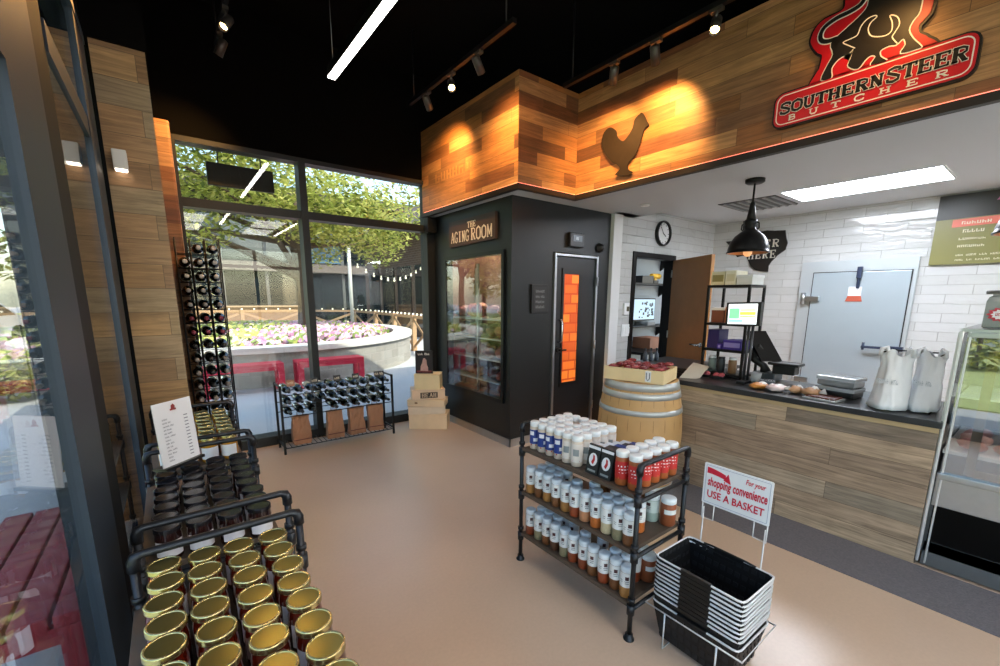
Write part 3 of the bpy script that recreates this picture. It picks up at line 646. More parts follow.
roo = fy([(2.401, 3.1), (2.431, 3.154), (2.46, 3.185), (2.486, 3.178), (2.53, 3.15), (2.545, 3.09), (2.585, 3.04), (2.63, 3.005), (2.668, 3.018), (2.71, 3.062), (2.723, 3.11), (2.775, 3.154), (2.826, 3.161), (2.875, 3.125), (2.885, 3.049), (2.855, 2.967), (2.799, 2.895), (2.745, 2.845), (2.693, 2.814), (2.664, 2.771), (2.712, 2.731), (2.588, 2.70), (2.519, 2.713), (2.568, 2.749), (2.572, 2.798), (2.498, 2.861), (2.459, 2.941), (2.437, 3.006), (2.423, 3.047), (2.38, 3.06)]); roo = smooth(roo, True, 3)
t = thing('rooster_silhouette', 'dark metal rooster silhouette mounted on the long wooden fascia', 'wall art', (3.44, 2.64, 2.9))
mb = MB(); mb.prism(roo, .012, .02, FX); mb.build('silhouette', M('rust_black', '#2a211a', .55, .4, noise=.3, nscale=20), t, True)
mb = MB()
for p in ((-2.6, 2.9), (-2.5, 3.05)): mb.cyl(FX @ Vector((*p, 0)), FX @ Vector((*p, .012)), .01, n=8)
mb.build('standoff', BLKM, t, True)

# faded cut-out lettering on the short fascia
FXS = FR((2.68, 4.75, 2.93), R_, UP)
t = thing('faded_sign', 'faint pale painted lettering on the short wooden fascia above the aging room', 'lettering', (2.68, 4.2, 2.93))
mb = MB(); scrib(mb, 'BUTCHER', FXS, w=.9, h=.1, ext=.002); mb.build('lettering', M('faded_paint', '#9b744c', .6), t, True)

# aging room sign
t = thing('aging_room_sign', 'dark board lettered The Aging Room above the meat window', 'sign', (2.79, 4.13, 2.33))
FA = FR((2.795, 4.6, 2.19), R_, UP)
mb = MB(); mb.prism([(0, 0), (.92, .02), (.92, .29), (.0, .29)], 0, .03, FA); mb.build('board', M('sign_brown', '#3c2a22', .55, noise=.3, nscale=6), t, True)
mb = MB(); slab(mb, 'THE', FR((2.764, 4.6, 2.19), R_, UP), .40, .57, .185, .065, 0); FA2 = FR((2.764, 4.6, 2.19), R_, UP)
slab(mb, 'AGING', FA2, .05, .44, .045, .12, 0); slab(mb, 'ROOM', FA2, .47, .88, .045, .13, 0); mb.build('lettering', M('sign_ivory', '#d9d2c2', .5), t, True)
t = thing('notice_frame', 'small black framed notice beside the aging room door', 'notice', (3.18, 3.44, 1.59))
mb = MB(); mb.box(3.06, 3.30, 3.425, 3.448, 1.44, 1.745, bev=.004); mb.build('frame', BLKP, t, True)
mb = MB(); mb.box(3.085, 3.275, 3.423, 3.425, 1.465, 1.72); mb.build('panel', M('notice_panel', '#23262a', .5), t, True)
mb = MB(); Fn = FR((3.1, 3.4235, 1.46), (1, 0, 0), UP)
for k, ln in enumerate(('PLEASE', 'KEEP THIS', 'DOOR', 'CLOSED')): scrib(mb, ln, Fn @ Matrix.Translation((.08, .20 - k * .055, 0)), w=.13, h=.028, align='C')
mb.build('lettering', M('notice_grey', '#8a8e92', .5), t, True)
t = thing('wall_mounted_display', 'black digital temperature display above the aging room door', 'display', (3.7, 3.44, 2.24))
mb = MB(); mb.box(3.59, 3.82, 3.40, 3.448, 2.165, 2.32, bev=.012); mb.build('housing', BLKP, t, True)
mb = MB(); mb.box(3.64, 3.78, 3.397, 3.4, 2.225, 2.29); mb.build('screen', M('lcd_grey', '#5b6670', .3), t, True)
mb = MB(); scrib(mb, '35', FR((3.68, 3.396, 2.24), (1, 0, 0), UP), h=.035, bold=.01); mb.build('digits', M('lcd_white', '#cfd8de', .4), t, True)
t = thing('dome_camera', 'small black dome camera on the dark wall beside the door corner', 'camera', (4.13, 3.44, 2.19))
mb = MB(); mb.lathe([(.055, 0), (.055, .02), (.045, .025), (.04, .05), (.02, .068), (0, .072)], 18, mat=FR((4.13, 3.449, 2.19), (1, 0, 0), (0, 0, 1))); mb.build('dome', BLKP, t, True)
t = thing('wall_mounted_thermostat', 'white thermostat on the tiled wall beside the store room doorway', 'thermostat', (4.71, 3.44, 1.47))
mb = MB(); mb.box(4.655, 4.765, 3.425, 3.449, 1.395, 1.545, bev=.006); mb.build('housing', WHITE, t, True)
mb = MB(); mb.box(4.705, 4.755, 3.423, 3.425, 1.44, 1.5); mb.build('screen', M('lcd_olive', '#55503c', .3), t, True)
t = thing('switch_plate', 'white three-gang light switch plate on the tiled wall below the thermostat', 'light switch', (4.75, 3.44, 1.19))
mb = MB(); mb.box(4.64, 4.84, 3.438, 3.449, 1.115, 1.27, bev=.003); mb.build('plate', WHITE, t, True)
for k in range(3):
    mb = MB(); mb.box(4.665 + k * .055, 4.695 + k * .055, 3.432, 3.438, 1.15, 1.235, bev=.002); mb.build('rocker', WHITE, t, True)
# clock
t = thing('wall_clock', 'round black rimmed clock on the white tiled side wall', 'clock', (5.42, 3.44, 2.47))
FC = FR((5.42, 3.449, 2.47), (1, 0, 0), UP)
mb = MB(); mb.lathe([(.145, 0), (.165, .0), (.168, .03), (.158, .05), (.145, .045), (.14, .02)], 40, mat=FC, caps=False); mb.build('rim', BLKP, t, True)
mb = MB(); mb.lathe([(0, .02), (.145, .018)], 40, mat=FC, caps=False); mb.build('face', M('clock_face', '#e6e7e6', .5), t, True)
mb = MB()
for k in range(12):
    a = k * PI / 6; add_ribbon(mb, [(.11 * math.sin(a), .11 * math.cos(a)), (.13 * math.sin(a), .13 * math.cos(a))], .01, .021, .022, FC)
mb.build('hour_mark', BLKP, t, True)
for nm, a, l, w in (('hour_hand', 2.1, .07, .012), ('minute_hand', 5.6, .105, .008)):
    mb = MB(); add_ribbon(mb, [(-.02 * math.sin(a), -.02 * math.cos(a)), (l * math.sin(a), l * math.cos(a))], w, .024, .026, FC); mb.build(nm, BLKP, t, True)
# Texas-shaped sign
t = thing('order_here_sign', 'black Texas-shaped sign reading order here on the tiled back wall', 'sign', (6.84, 2.75, 2.3))
FXT = FR((6.849, 0, 0), R_, UP)
tx = fy([(2.84, 2.545), (2.84, 2.76), (3.03, 2.76), (3.03, 2.46), (3.26, 2.46), (3.2, 2.40), (3.13, 2.30), (3.07, 2.22), (3.0, 2.235), (2.94, 2.22), (2.90, 2.14), (2.86, 2.07), (2.80, 2.02), (2.726, 2.0), (2.626, 1.985), (2.628, 2.07), (2.598, 2.13), (2.533, 2.205), (2.439, 2.275), (2.422, 2.366), (2.446, 2.434), (2.468, 2.535), (2.6, 2.545), (2.7, 2.56)])
mb = MB(); mb.prism(tx, 0, .02, FXT); mb.build('board', BLKS, t, True)
mb = MB(); FO = FR((6.825, 3.10, 2.16), R_, UP); slab(mb, 'ORDER', FO, .05, .60, .165, .105, 0, gap=.2); slab(mb, 'HERE', FO, .19, .57, .015, .11, 0, gap=.2); mb.build('lettering', M('sign_ivory'), t, True)
# menu board
t = thing('menu_sign', 'olive and black hanging menu board on the tiled back wall', 'menu board', (6.82, .3, 2.3))
FM = FR((6.845, .985, 1.985), R_, UP)
mb = MB(); mb.prism([(0, 0), (1.9, 0), (1.9, .725), (0, .725)], 0, .03, FM); mb.build('board', M('menu_olive', '#7f7c4a', .35), t, True)
mb = MB(); mb.prism([(0, .47), (1.9, .52), (1.9, .725), (0, .725)], .03, .033, FM); mb.build('dark_band', M('menu_dark', '#26271f', .35), t, True)
mb = MB(); mb.prism([(.13, .385), (.5, .395), (.5, .475), (.13, .465)], .033, .036, FM); mb.prism([(.54, .395), (1.1, .41), (1.1, .49), (.54, .475)], .033, .036, FM); mb.build('heading_tile', M('menu_coral', '#d9705c', .4), t, True)
mb = MB(); FM2 = FM @ Matrix.Translation((0, 0, .0365))
for s_, x, y, w, h in (('ROASTS', .2, .412, .22, .03), ('STEAKS', .62, .425, .26, .032), ('$6.99', .22, .325, .16, .032), ('BRISKET', .2, .25, .2, .024), ('TRI-TIP', .2, .175, .2, .024), ('RIBEYE', .6, .335, .24, .03), ('NEW YORK', .6, .28, .3, .024), ('SAUSAGE', .6, .215, .36, .034), ('SMOKED DAILY', .6, .165, .36, .018), ('ALL CUTS ARE AGED IN HOUSE AND TRIMMED TO ORDER', .2, .085, .9, .02), ('ASK US ABOUT HOLIDAY ROASTS AND GIFT BOXES', .2, .035, .9, .018)): mb = MB(); scrib(mb, s_, FM2 @ Matrix.Translation((x, y, 0)), w=w, h=h, bold=.01); mb.build('text_line', M('menu_cream', '#e6e0c4', .5), t, True)
mb = MB(); mb.prism([(.42, .625), (.64, .625), (.62, .66), (.44, .66)], .033, .036, FM); mb.prism([(.46, .66), (.50, .70), (.57, .71), (.60, .68), (.59, .66), (.54, .68), (.50, .67)], .033, .036, FM); mb.build('bull_mark', M('menu_pink', '#c0709a', .4), t, True)

# square white light on the pillar
t = thing('wall_sconce', 'small square white wall light on the wood-faced pillar', 'wall light', (-.13, 3.52, 2.39))
mb = MB(); mb.box(-.166, -.10, 3.47, 3.549, 2.335, 2.442, bev=.006); mb.build('housing', M('sconce_white', '#e8e6e0', .4), t, True)
mb = MB(); mb.box(-.16, -.106, 3.476, 3.543, 2.331, 2.335); mb.build('lens', M('sconce_lens', '#ffffff', .4, emit='#fff0dc', es=4), t, True)

# ================================================================== COUNTER
t = thing('service_counter', 'long service counter faced with weathered boards under a black worktop', 'counter', (3.8, 1.15, 0))
mb = MB(); mb.box(3.48, 4.12, .33, 1.95, 0.0, .868); mb.build('front_panel', counter_wood, t, True)
mb = MB(); mb.box(3.468, 3.48, .33, 1.955, .838, .869); mb.build('edge_batten', M('pale_batten', '#b9a27c', .6, noise=.15, nscale=10), t, True)
mb = MB(); mb.box(3.455, 4.2, .32, 1.985, .869, .91, bev=.004); mb.build('worktop', M('black_worktop', '#2c2e32', .3, noise=.1), t, True)
t = thing('base_cabinet', 'low black cabinet between the barrel and the open brown door', 'cabinet', (4.6, 2.5, 0))
mb = MB(); mb.box(4.3, 5.0, 2.12, 2.98, .08, .84); mb.build('body', BLKM, t, True)
mb = MB(); mb.box(4.28, 5.02, 2.1, 3.0, .84, .875, bev=.004); mb.build('cabinet_top', M('black_laminate', '#1b1c1e', .35), t, True)
mb = MB(); mb.box(4.34, 4.96, 2.16, 2.94, 0, .08); mb.build('plinth', BLKP, t, True)
mb = MB(); mb.box(4.285, 4.299, 2.14, 2.54, .1, .82, bev=.003); mb.box(4.285, 4.299, 2.56, 2.96, .1, .82, bev=.003); dp_ = mb.build('door_panel', BLKP, t, True)
for y in (2.5, 2.6): mb = MB(); mb.cyl((4.27, y, .55), (4.27, y, .75), .006); mb.build('door_pull', STEEL, dp_, True)

# curled sheet at the counter end
t = thing('paper_sheet', 'curled pale grey paper sheet at the counter end beside the barrel', 'paper', (3.75, 1.94, .91))
mb = MB(); P = [(3.55, .912), (3.62, .95), (3.70, .995), (3.773, 1.03), (3.85, 1.0), (3.93, .965)]
V = [];
for i, (x, z) in enumerate(P): V += [(x, 1.985 - .0 * i, z), (x + .05, 1.86, z - .03 if i > 1 else .912)]
mb.add(V, [(2 * i, 2 * i + 1, 2 * i + 3, 2 * i + 2) for i in range(5)], 0, True); 
mb.quad((3.55, 1.985, .912), (3.75, 1.98, .918), (3.93, 1.985, .965), (3.773, 1.985, 1.03)); mb.build('sheet', M('grey_paper', '#b9bbb4', .6), t, True)

# ---- open wire shelf unit on the counter with its boxes
X0, X1, Y0, Y1 = 3.86, 4.17, 1.60, 1.965
t = thing('shelf_unit', 'black open metal shelf unit standing on the counter end', 'shelf unit', ((X0 + X1) / 2, (Y0 + Y1) / 2, .911))
for x in (X0, X1 - .02):
    for y in (Y0, Y1 - .02):
        mb = MB(); mb.box(x, x + .02, y, y + .02, .911, 1.70); mb.build('post', BLKM, t, True)
for z in (.925, 1.14, 1.37, 1.70):
    mb = MB(); mb.box(X0, X1, Y0, Y1, z, z + .022, bev=.003); mb.build('shelf', BLKM, t, True)
def carton(name, lab, cat, x0, x1, y0, y1, z0, z1, m, lid=None, band=None, group=None):
    t = thing(name, lab, cat, ((x0 + x1) / 2, (y0 + y1) / 2, z0), group=group)
    mb = MB(); mb.box(x0, x1, y0, y1, z0, z1, bev=.003); mb.build('body', m, t, True)
    if band: mb = MB(); mb.box(x0 - .001, x0, y0 + .01, y1 - .01, z0 + (z1 - z0) * .25, z0 + (z1 - z0) * .75); mb.build('label', band, t, True)
    if lid: mb = MB(); mb.box(x0 - .004, x1 + .004, y0 - .004, y1 + .004, z1 - .018, z1 + .004, bev=.002); mb.build('lid', lid, t, True)
CREAM = M('cream_card', '#c9c3a2', .6); WCARD = M('white_card', '#d6d9d8', .6); BRN = M('brown_card', '#7a4a36', .6); PURP = M('purple_card', '#3d2b8c', .45); PURP2 = M('dark_purple_card', '#2a1f5c', .45); OLV = M('olive_label', '#8e8454', .5); LILAC = M('lilac_label', '#8f86c8', .5)
carton('box', 'cream carton with olive label on top of the black shelf unit', 'box', 3.9, 4.1, 1.84, 1.955, 1.723, 1.84, CREAM, band=OLV)
carton('box', 'pale cream carton in the middle of the shelf unit top', 'box', 3.9, 4.12, 1.745, 1.832, 1.723, 1.845, M('pale_card', '#d9d6c0', .6), band=CREAM)
carton('box', 'flat white lidded box on top of the shelf unit below the Texas sign', 'box', 3.9, 4.13, 1.61, 1.735, 1.723, 1.80, WCARD, lid=WCARD)
carton('box', 'brown carton on the second shelf of the black shelf unit', 'box', 3.93, 4.12, 1.83, 1.94, 1.393, 1.52, BRN, lid=WCARD)
carton('box', 'rust and tan printed carton behind the scale screen', 'box', 3.93, 4.12, 1.72, 1.82, 1.393, 1.535, M('tan_card', '#b07a5c', .6), band=BRN)
carton('box', 'bright purple box with lilac label on the middle shelf', 'box', 3.88, 4.08, 1.635, 1.79, 1.163, 1.245, PURP, band=LILAC)
carton('box', 'dark purple box standing on end on the middle shelf', 'box', 3.9, 4.08, 1.84, 1.94, 1.163, 1.33, PURP2)
carton('box', 'flat purple box lying under the upright purple one by the door', 'box', 3.87, 4.1, 1.795, 1.835, 1.163, 1.21, PURP, band=LILAC)
# small things on the lowest shelf
for k, (y, c, l) in enumerate(((1.90, '#6c7c78', 'grey green canister on the lowest shelf of the black shelf unit'), (1.82, '#2c3034', 'black canister on the lowest shelf beside the grey green one'), (1.72, '#8a6a4a', 'brown jar on the lowest shelf of the black shelf unit'))):
    t = thing('canister', l, 'canister', (3.95, y, .948), group='canisters on the lowest shelf'); mb = MB(); mb.lathe([(.03, 0), (.034, .005), (.034, .11), (.028, .12)], 16); mb.build('body', M('can' + c, c, .4), t)
    mb = MB(); mb.lathe([(.03, .12), (.03, .137), (0, .138)], 16, caps=False); mb.build('lid', WHITE if k != 1 else BLKP, t)
for k, (y0, lab) in enumerate(((1.845, 'pink meat packet in a black tray beside the curled paper sheet'), (1.72, 'pink meat packet in a black tray before the shelf unit'))):
    t = thing('meat_packet', lab, 'meat packet', (3.82, y0, .911), rz=.12, group='pink meat packets on the counter')
    mb = MB(); mb.box(-.05, .045, -.005, .1, 0, .02, bev=.004); mb.build('tray', BLKP, t)
    mb = MB(); mb.blob((-.005, .025, .028), (.036, .026, .02), rnd=random); mb.blob((.0, .068, .028), (.038, .026, .02)); mb.build('meat', M('pink_meat', '#b85a66', .35, noise=.3, nscale=30), t)
# scale display
t = thing('scale_display', 'deli scale with a lit green and yellow screen on a pole', 'scale', (3.77, 1.5, .911))
mb = MB(); mb.box(3.68, 3.84, 1.50, 1.56, .911, .935, bev=.004); mb.build('foot', BLKP, t, True)
mb = MB(); mb.cyl((3.78, 1.515, .93), (3.78, 1.515, 1.40), .011); mb.cyl((3.78, 1.545, .93), (3.78, 1.545, 1.40), .011); mb.build('pole', M('pole_grey', '#4a4d50', .35, .6), t, True)
FSD = FR((3.745, 1.705, 1.395), (.0, -1, .03), (.02, .03, 1))
mb = MB(); mb.prism([(-.018, -.012), (.25, -.012), (.25, .178), (-.018, .178)], -.045, 0, FSD); sh_ = mb.build('screen_housing', BLKP, t, True)
mb = MB(); mb.prism([(0, 0), (.225, 0), (.225, .165), (0, .165)], 0, .002, FSD); mb.build('screen', M('scr_white', '#ffffff', .3, emit='#e6f1f5', es=.8), sh_, True)
for nm, r, c in (('green_block', (.01, .045, .09, .13), '#7fd0a0'), ('yellow_band', (.095, .075, .215, .10), '#dfe05a'), ('orange_band', (.095, .108, .215, .122), '#f0c89a'), ('lime_band', (.095, .055, .215, .068), '#b8e08a'), ('blue_band', (.01, .015, .12, .038), '#9cc4ec')):
    mb = MB(); mb.prism([(r[0], r[1]), (r[2], r[1]), (r[2], r[3]), (r[0], r[3])], .002, .003, FSD); mb.build(nm, M('scr' + nm, c, .3, emit=c, es=.75), sh_, True)
# till
t = thing('till', 'black till terminal with tilted screen seen from behind on the counter', 'till', (4.3, 1.5, .911))
mb = MB(); mb.box(4.02, 4.20, 1.40, 1.585, .911, .975, bev=.008); mb.build('cash_drawer', M('drawer_grey', '#3d4448', .4), t, True)
FP = FR((4.16, 1.62, 1.30), (0, -1, 0), (.25, -.32, -1))
mb = MB(); mb.box(0, .05, 0, .27, -.04, 0); 
mb = MB(); 
A = [(4.02, 1.665, 1.325), (4.12, 1.545, 1.33), (4.13, 1.395, 1.085), (4.03, 1.515, 1.075)]
nrm = (Vector(A[1]) - Vector(A[0])).cross(Vector(A[3]) - Vector(A[0])).normalized() * .03
mb.add([Vector(a) for a in A] + [Vector(a) + nrm for a in A], [(0, 1, 2, 3), (7, 6, 5, 4), (0, 1, 5, 4), (1, 2, 6, 5), (2, 3, 7, 6), (3, 0, 4, 7)]); mb.build('screen', M('till_black', '#060607', .5, spec=.2), t, True)
mb = MB(); mb.tube([(4.07, 1.54, 1.2), (4.08, 1.60, 1.16), (4.09, 1.60, 1.08), (4.09, 1.52, 1.03), (4.09, 1.50, .975)], [.03, .035, .035, .03, .045]); mb.build('arm', M('till_arm', '#111214', .5), t, True)
mb = MB(); mb.box(4.03, 4.19, 1.24, 1.47, 1.05, 1.075, bev=.008); mb.box(4.06, 4.17, 1.27, 1.44, .975, 1.05, bev=.01); mb.build('printer', M('till_arm'), t, True)
t = thing('card_reader', 'grey card reader lying on the counter before the till', 'card reader', (3.85, 1.42, .911), rz=.4)
mb = MB(); mb.box(-.04, .04, -.08, .08, 0, .035, bev=.008); mb.build('body', M('reader_grey', '#60666a', .4), t)
mb = MB(); mb.box(-.03, .03, .01, .07, .035, .037); mb.build('screen', M('lcd_grey'), t)
mb = MB()
for i in range(3):
    for j in range(4): mb.box(-.026 + i * .019, -.012 + i * .019, -.07 + j * .018, -.058 + j * .018, .035, .039)
mb.build('keypad', BLKP, t)
t = thing('plastic_cup', 'clear crumpled plastic cup beside the black shelf unit', 'cup', (3.75, 1.44, .911))
mb = MB(); mb.lathe([(.028, 0), (.042, .1), (.04, .1), (.027, .003)], 16); mb.build('cup_body', M('clear_plastic', '#ccd4da', .2, trans=.6), t)
# baked goods and tubs
PLAST = M('cling_film', '#e6e2e0', .2, trans=.35)
for lab, c, x, y, r, g in (('orange bagged pastry, first in the row before the till', '#d28a3c', 3.63, 1.36, (.075, .06, .03), 1), ('white wrapped pastry with a label between two bagged pastries', '#e3cfcf', 3.62, 1.24, (.07, .06, .032), 1), ('tan wrapped roll beside the white wrapped pastry', '#c79a74', 3.66, 1.12, (.05, .045, .035), 1), ('round wrapped bun, last before the clear tubs', '#b98d68', 3.64, 1.02, (.06, .055, .04), 1)):
    t = thing('wrapped_pastry', lab, 'pastry', (x, y, .911), group='wrapped pastries on the counter')
    mb = MB(); mb.blob((0, 0, r[2] * .8), (r[0] * 1.1, r[1], r[2] * .8), jit=.2, n=14, k=8); mb.build('pastry', M('pastry' + c, c, .45, noise=.25, nscale=25), t)
    mb = MB(); mb.blob((.02, -.012, r[2] * .85), (r[0] * .7, r[1] * .55, r[2] * .95), jit=.12); mb.build('label', M('film_label', '#dcdcd8', .3), t)
    mb = MB(); mb.cyl((0, -r[1] * .9, r[2] * .8), (.015, -r[1] * 1.5, r[2] * 1.1), .008, .024, n=8); mb.build('bag_twist', PLAST, t)
for k in range(2):
    t = thing('takeout_tub', ('clear lidded black-bottomed food tub, lower of two on the counter', 'clear lidded food tub, stacked on top of the other')[k], 'food tub', (3.82, .90, .911 + k * .075), rz=-.15, group='food tubs on the counter')
    mb = MB(); mb.box(-.085, .085, -.115, .115, 0, .045, bev=.012); mb.build('tub', BLKP if k == 0 else M('tub_grey', '#8b8f92', .25, trans=.4), t)
    mb = MB(); mb.box(-.092, .092, -.122, .122, .042, .072, bev=.01); mb.build('lid', M('clear_lid', '#c5cbcf', .15, trans=.55), t)
t = thing('sliced_meat_tray', 'flat tray of sliced dark meat under the edge of the tubs', 'meat tray', (3.60, .93, .911), rz=-.1)
mb = MB(); mb.box(-.08, .08, -.1, .1, 0, .012, bev=.003); mb.build('tray', M('tray_clear', '#9a9c9c', .3), t)
mb = MB()
for i in range(6): mb.box(-.065, .065, -.085 + i * .029, -.06 + i * .029, .012, .022, bev=.003)
mb.build('sliced_meat', M('jerky', '#5b2c22', .5, noise=.3, nscale=30), t)
# bag stand
t = thing('bag_stand', 'black wire stand behind the hanging white carrier bags', 'bag stand', (3.8, .5, .911))
mb = MB()
for y in (.40, .66):
    mb.tube([(3.62, y, .917), (3.98, y, .917)], .005); mb.tube([(3.85, y, .917), (3.85, y, 1.27), (3.66, y, 1.27)], .005)
mb.tube([(3.85, .40, 1.27), (3.85, .66, 1.27)], .005); mb.tube([(3.98, .40, .917), (3.98, .66, .917)], .005)
mb.build('wire_frame', BLKM, t, True)
BAG = M('white_poly_bag', '#e7ecf2', .35, noise=.05)
def carrier(lab, x, y, w, seed):
    rnd = random.Random(seed); t = thing('carrier_bag', lab, 'bag', (x, y, .915), group='white carrier bags on the wire stand')
    nx, nz = 14, 10; V = []
    for sgn in (1, -1):
        for j in range(nz + 1):
            f = j / nz
            for i in range(nx + 1):
                q = i / nx; ww = w * (.5 + .18 * (1 - f)) * (1 if f < .85 else 1.12)
                yy = (q - .5) * 2 * ww * .5 * 1.15; bul = math.sin(PI * q) * (.075 * (1 - f) ** .7 + .018) + .006
                V.append((-sgn * bul + rnd.uniform(-.011, .011) - (.10 * (1 - f) ** 2 if sgn == 1 else 0), yy + rnd.uniform(-.004, .004), .005 + f * .345 + (.02 * math.cos(q * 9) * f)))
    K = (nx + 1) * (nz + 1); F = []
    for s_ in range(2):
        for j in range(nz):
            for i in range(nx):
                a = s_ * K + j * (nx + 1) + i; F.append((a, a + 1, a + nx + 2, a + nx + 1))
    for j in range(nz):
        for i in (0, nx): a = j * (nx + 1) + i; F.append((a, a + nx + 1, K + a + nx + 1, K + a))
    for i in range(nx): F.append((i, i + 1, K + i + 1, K + i))
    mb = MB(); mb.add(V, F, 0, True); mb.build('bag_body', BAG, t)
    for s_ in (-1, 1): mb = MB(); mb.tube([(-.02, s_ * w * .32, .33), (-.03, s_ * w * .3, .375), (-.01, s_ * w * .22, .385), (.0, s_ * w * .18, .34)], .012, n=6); mb.build('handle', BAG, t)
    mb = MB(); scrib(mb, 'THANK YOU', FR((-.118, w * .24, .16), R_, (.22, 0, 1)), w=w * .42, h=.03); mb.build('print', M('bag_print', '#b9c3cc', .5), t)
carrier('front white plastic carrier bag hanging from the wire stand', 3.70, .60, .25, 3)
carrier('rumpled white plastic carrier bag hanging at the display case side of the stand', 3.80, .455, .2, 5)

# ================================================================== DISPLAY CASE
t = thing('display_case', 'refrigerated meat display case with chrome posts at the counter end', 'display case', (3.9, -.6, 0))
Ye, Yn = .325, -2.2
mb = MB(); mb.box(3.5, 4.4, Yn, Ye, .10, .60); mb.box(4.3, 4.4, Yn, Ye, .6, 1.40); mb.build('body', M('case_grey', '#5d6265', .4, .4), t, True)
mb = MB(); mb.box(3.495, 3.505, Yn, Ye - .03, .17, .40); mb.build('black_panel', M('case_black', '#050506', .5, spec=.1), t, True)
mb = MB(); mb.box(3.49, 3.503, Yn, Ye - .02, .40, .57, bev=.004); mb.box(3.47, 3.52, Yn, Ye - .02, .57, .61, bev=.006); mb.build('bumper_band', STEEL, t, True)
mb = MB(); mb.box(3.50, 3.515, Yn, Ye - .02, .012, .165); mb.build('kick_plate', M('kick_steel', '#8e9498', .35, .8), t, True)
for k, (x, y, w) in enumerate(((3.478, Ye - .014, .013), (3.478, Ye - .045, .009), (3.50, Ye - .001, .01))):
    mb = MB(); mb.box(x, x + w * 1.6, y, y + w, .03, 1.43, bev=.003); mb.build('post', M('case_alu', '#dfe3e6', .35, .5), t, True)
mb = MB(); mb.box(3.478, 3.50, Yn, Ye - .03, 1.40, 1.43, bev=.004); mb.box(3.49, 4.4, Yn, Ye, 1.43, 1.445); mb.build('top_rail', STEEL, t, True)
mb = MB(); mb.box(3.50, 3.515, Ye - .16, Ye - .12, .62, 1.29); mb.box(3.50, 3.515, Yn, Ye - .12, 1.29, 1.33); mb.box(3.50, 3.515, Yn, Ye - .12, .62, .66); mb.build('door_frame', M('case_frame', '#6c5c48', .4, .3), t, True)
mb = MB(); mb.box(3.492, 3.498, Yn, Ye - .03, .61, 1.40); mb.build('front_glass', GLC, t, True)
mb = MB(); mb.box(3.51, 4.3, Ye - .012, Ye - .006, .61, 1.42); mb.build('side_glass', GLC, t, True)
mb = MB(); mb.box(3.52, 4.3, Yn, Ye - .02, .72, .74); mb.build('deck', M('case_deck', '#d8d8d4', .4), t, True)
mb = MB(); mb.box(3.75, 4.3, Yn, Ye - .02, 1.02, 1.03); mb.build('glass_shelf', M('shelf_glass', '#cfe0dc', .15), t, True)
mb = MB(); mb.box(3.6, 3.66, Yn + .05, Ye - .05, 1.395, 1.42); mb.build('case_lamp', M('case_led', '#ffffff', .5, emit='#fff4ea', es=5), t, True)
rn = random.Random(4); n = 0
for y in (.20, .05, -.12, -.30, -.48):
    for x in (3.62, 3.78, 3.95):
        n += 1
        t2 = thing('meat_cut', f'raw meat cut in display case, {ORD[int((.21 - y) / .16)]} rank from the counter, {("front", "middle", "rear")[int((x - 3.6) / .155)]} row', 'meat', (x, y, .742), rz=rn.uniform(0, 3), group='raw meat cuts in the display case')
        mb = MB(); mb.blob((0, 0, .035), (.075, .05, .035), rnd=rn); mb.build('flesh', M('case_meat%d' % (n % 3), ('#c98a80', '#b8665c', '#d7a79a')[n % 3], .35, noise=.3, nscale=25), t2)
t = thing('sample_jar', 'clear square glass jar with a red starburst label on the display case', 'jar', (3.62, .19, 1.446))
mb = MB(); prof = [(.0, .004), (.085, .004), (.095, .012), (.095, .15), (.085, .172), (.07, .18), (.07, .19)]
mb.lathe(prof, 4, mat=Matrix.Rotation(PI / 4, 4, 'Z'), caps=False, smooth=False); mb.build('glass_body', M('jar_glass', '#9aa3a0', .08, trans=.5), t)
mb = MB(); mb.lathe([(.078, .19), (.08, .194), (.08, .208), (0, .21)], 20, caps=False); mb.build('lid', M('jar_lid', '#777b78', .3, .4), t)
FJ = FR((-.0690, 0, .08), R_, UP); star = []
for i in range(24):
    a = 2 * PI * i / 24; r = 1 if i % 2 == 0 else .78; star.append((.06 * r * math.cos(a), .042 * r * math.sin(a)))
mb = MB(); mb.prism(star, 0, .001, FJ); mb.build('starburst', M('star_red', '#b83242', .5), t)
mb = MB(); mb.prism([(x * .72, y * .72) for x, y in star], .001, .002, FJ); mb.build('label_centre', PAPER, t)
mb = MB(); scrib(mb, 'Jerky', FJ @ Matrix.Translation((0, -.008, .0025)), w=.05, h=.016, align='C'); mb.build('label_lettering', M('star_red'), t)

# ================================================================== BARREL + CRATE
bx, by = 3.15, 2.10
t = thing('wooden_barrel', 'oak wine barrel with galvanised hoops standing at the counter end', 'barrel', (bx, by, 0))
def brad(z): u = (z - .47) / .47; return .35 - .06 * u * u
wood_b = M('oak_stave', '#c9a06a', .5, noise=.18, nscale=5, bump=.05, bscale=14)
mb = MB(); prof = [(brad(z) - .012, z) for z in (0.0,)] + [(brad(k * .94 / 24), k * .94 / 24) for k in range(25)] + [(.265, .94), (.26, .905), (0, .905)]
mb.lathe(prof, 60, caps=False); mb.lathe([(0, .001), (.28, .001)], 60, caps=False); mb.build('barrel_body', wood_b, t)
mb = MB()
for k in range(22):
    a = 2 * PI * k / 22 + .06; mb.tube([((brad(z) + .0002) * math.cos(a), (brad(z) + .0002) * math.sin(a), z) for z in (0.02, .2, .4, .6, .8, .93)], .0018, n=5)
mb.build('stave_joint', M('stave_joint', '#8a6238', .7), t)
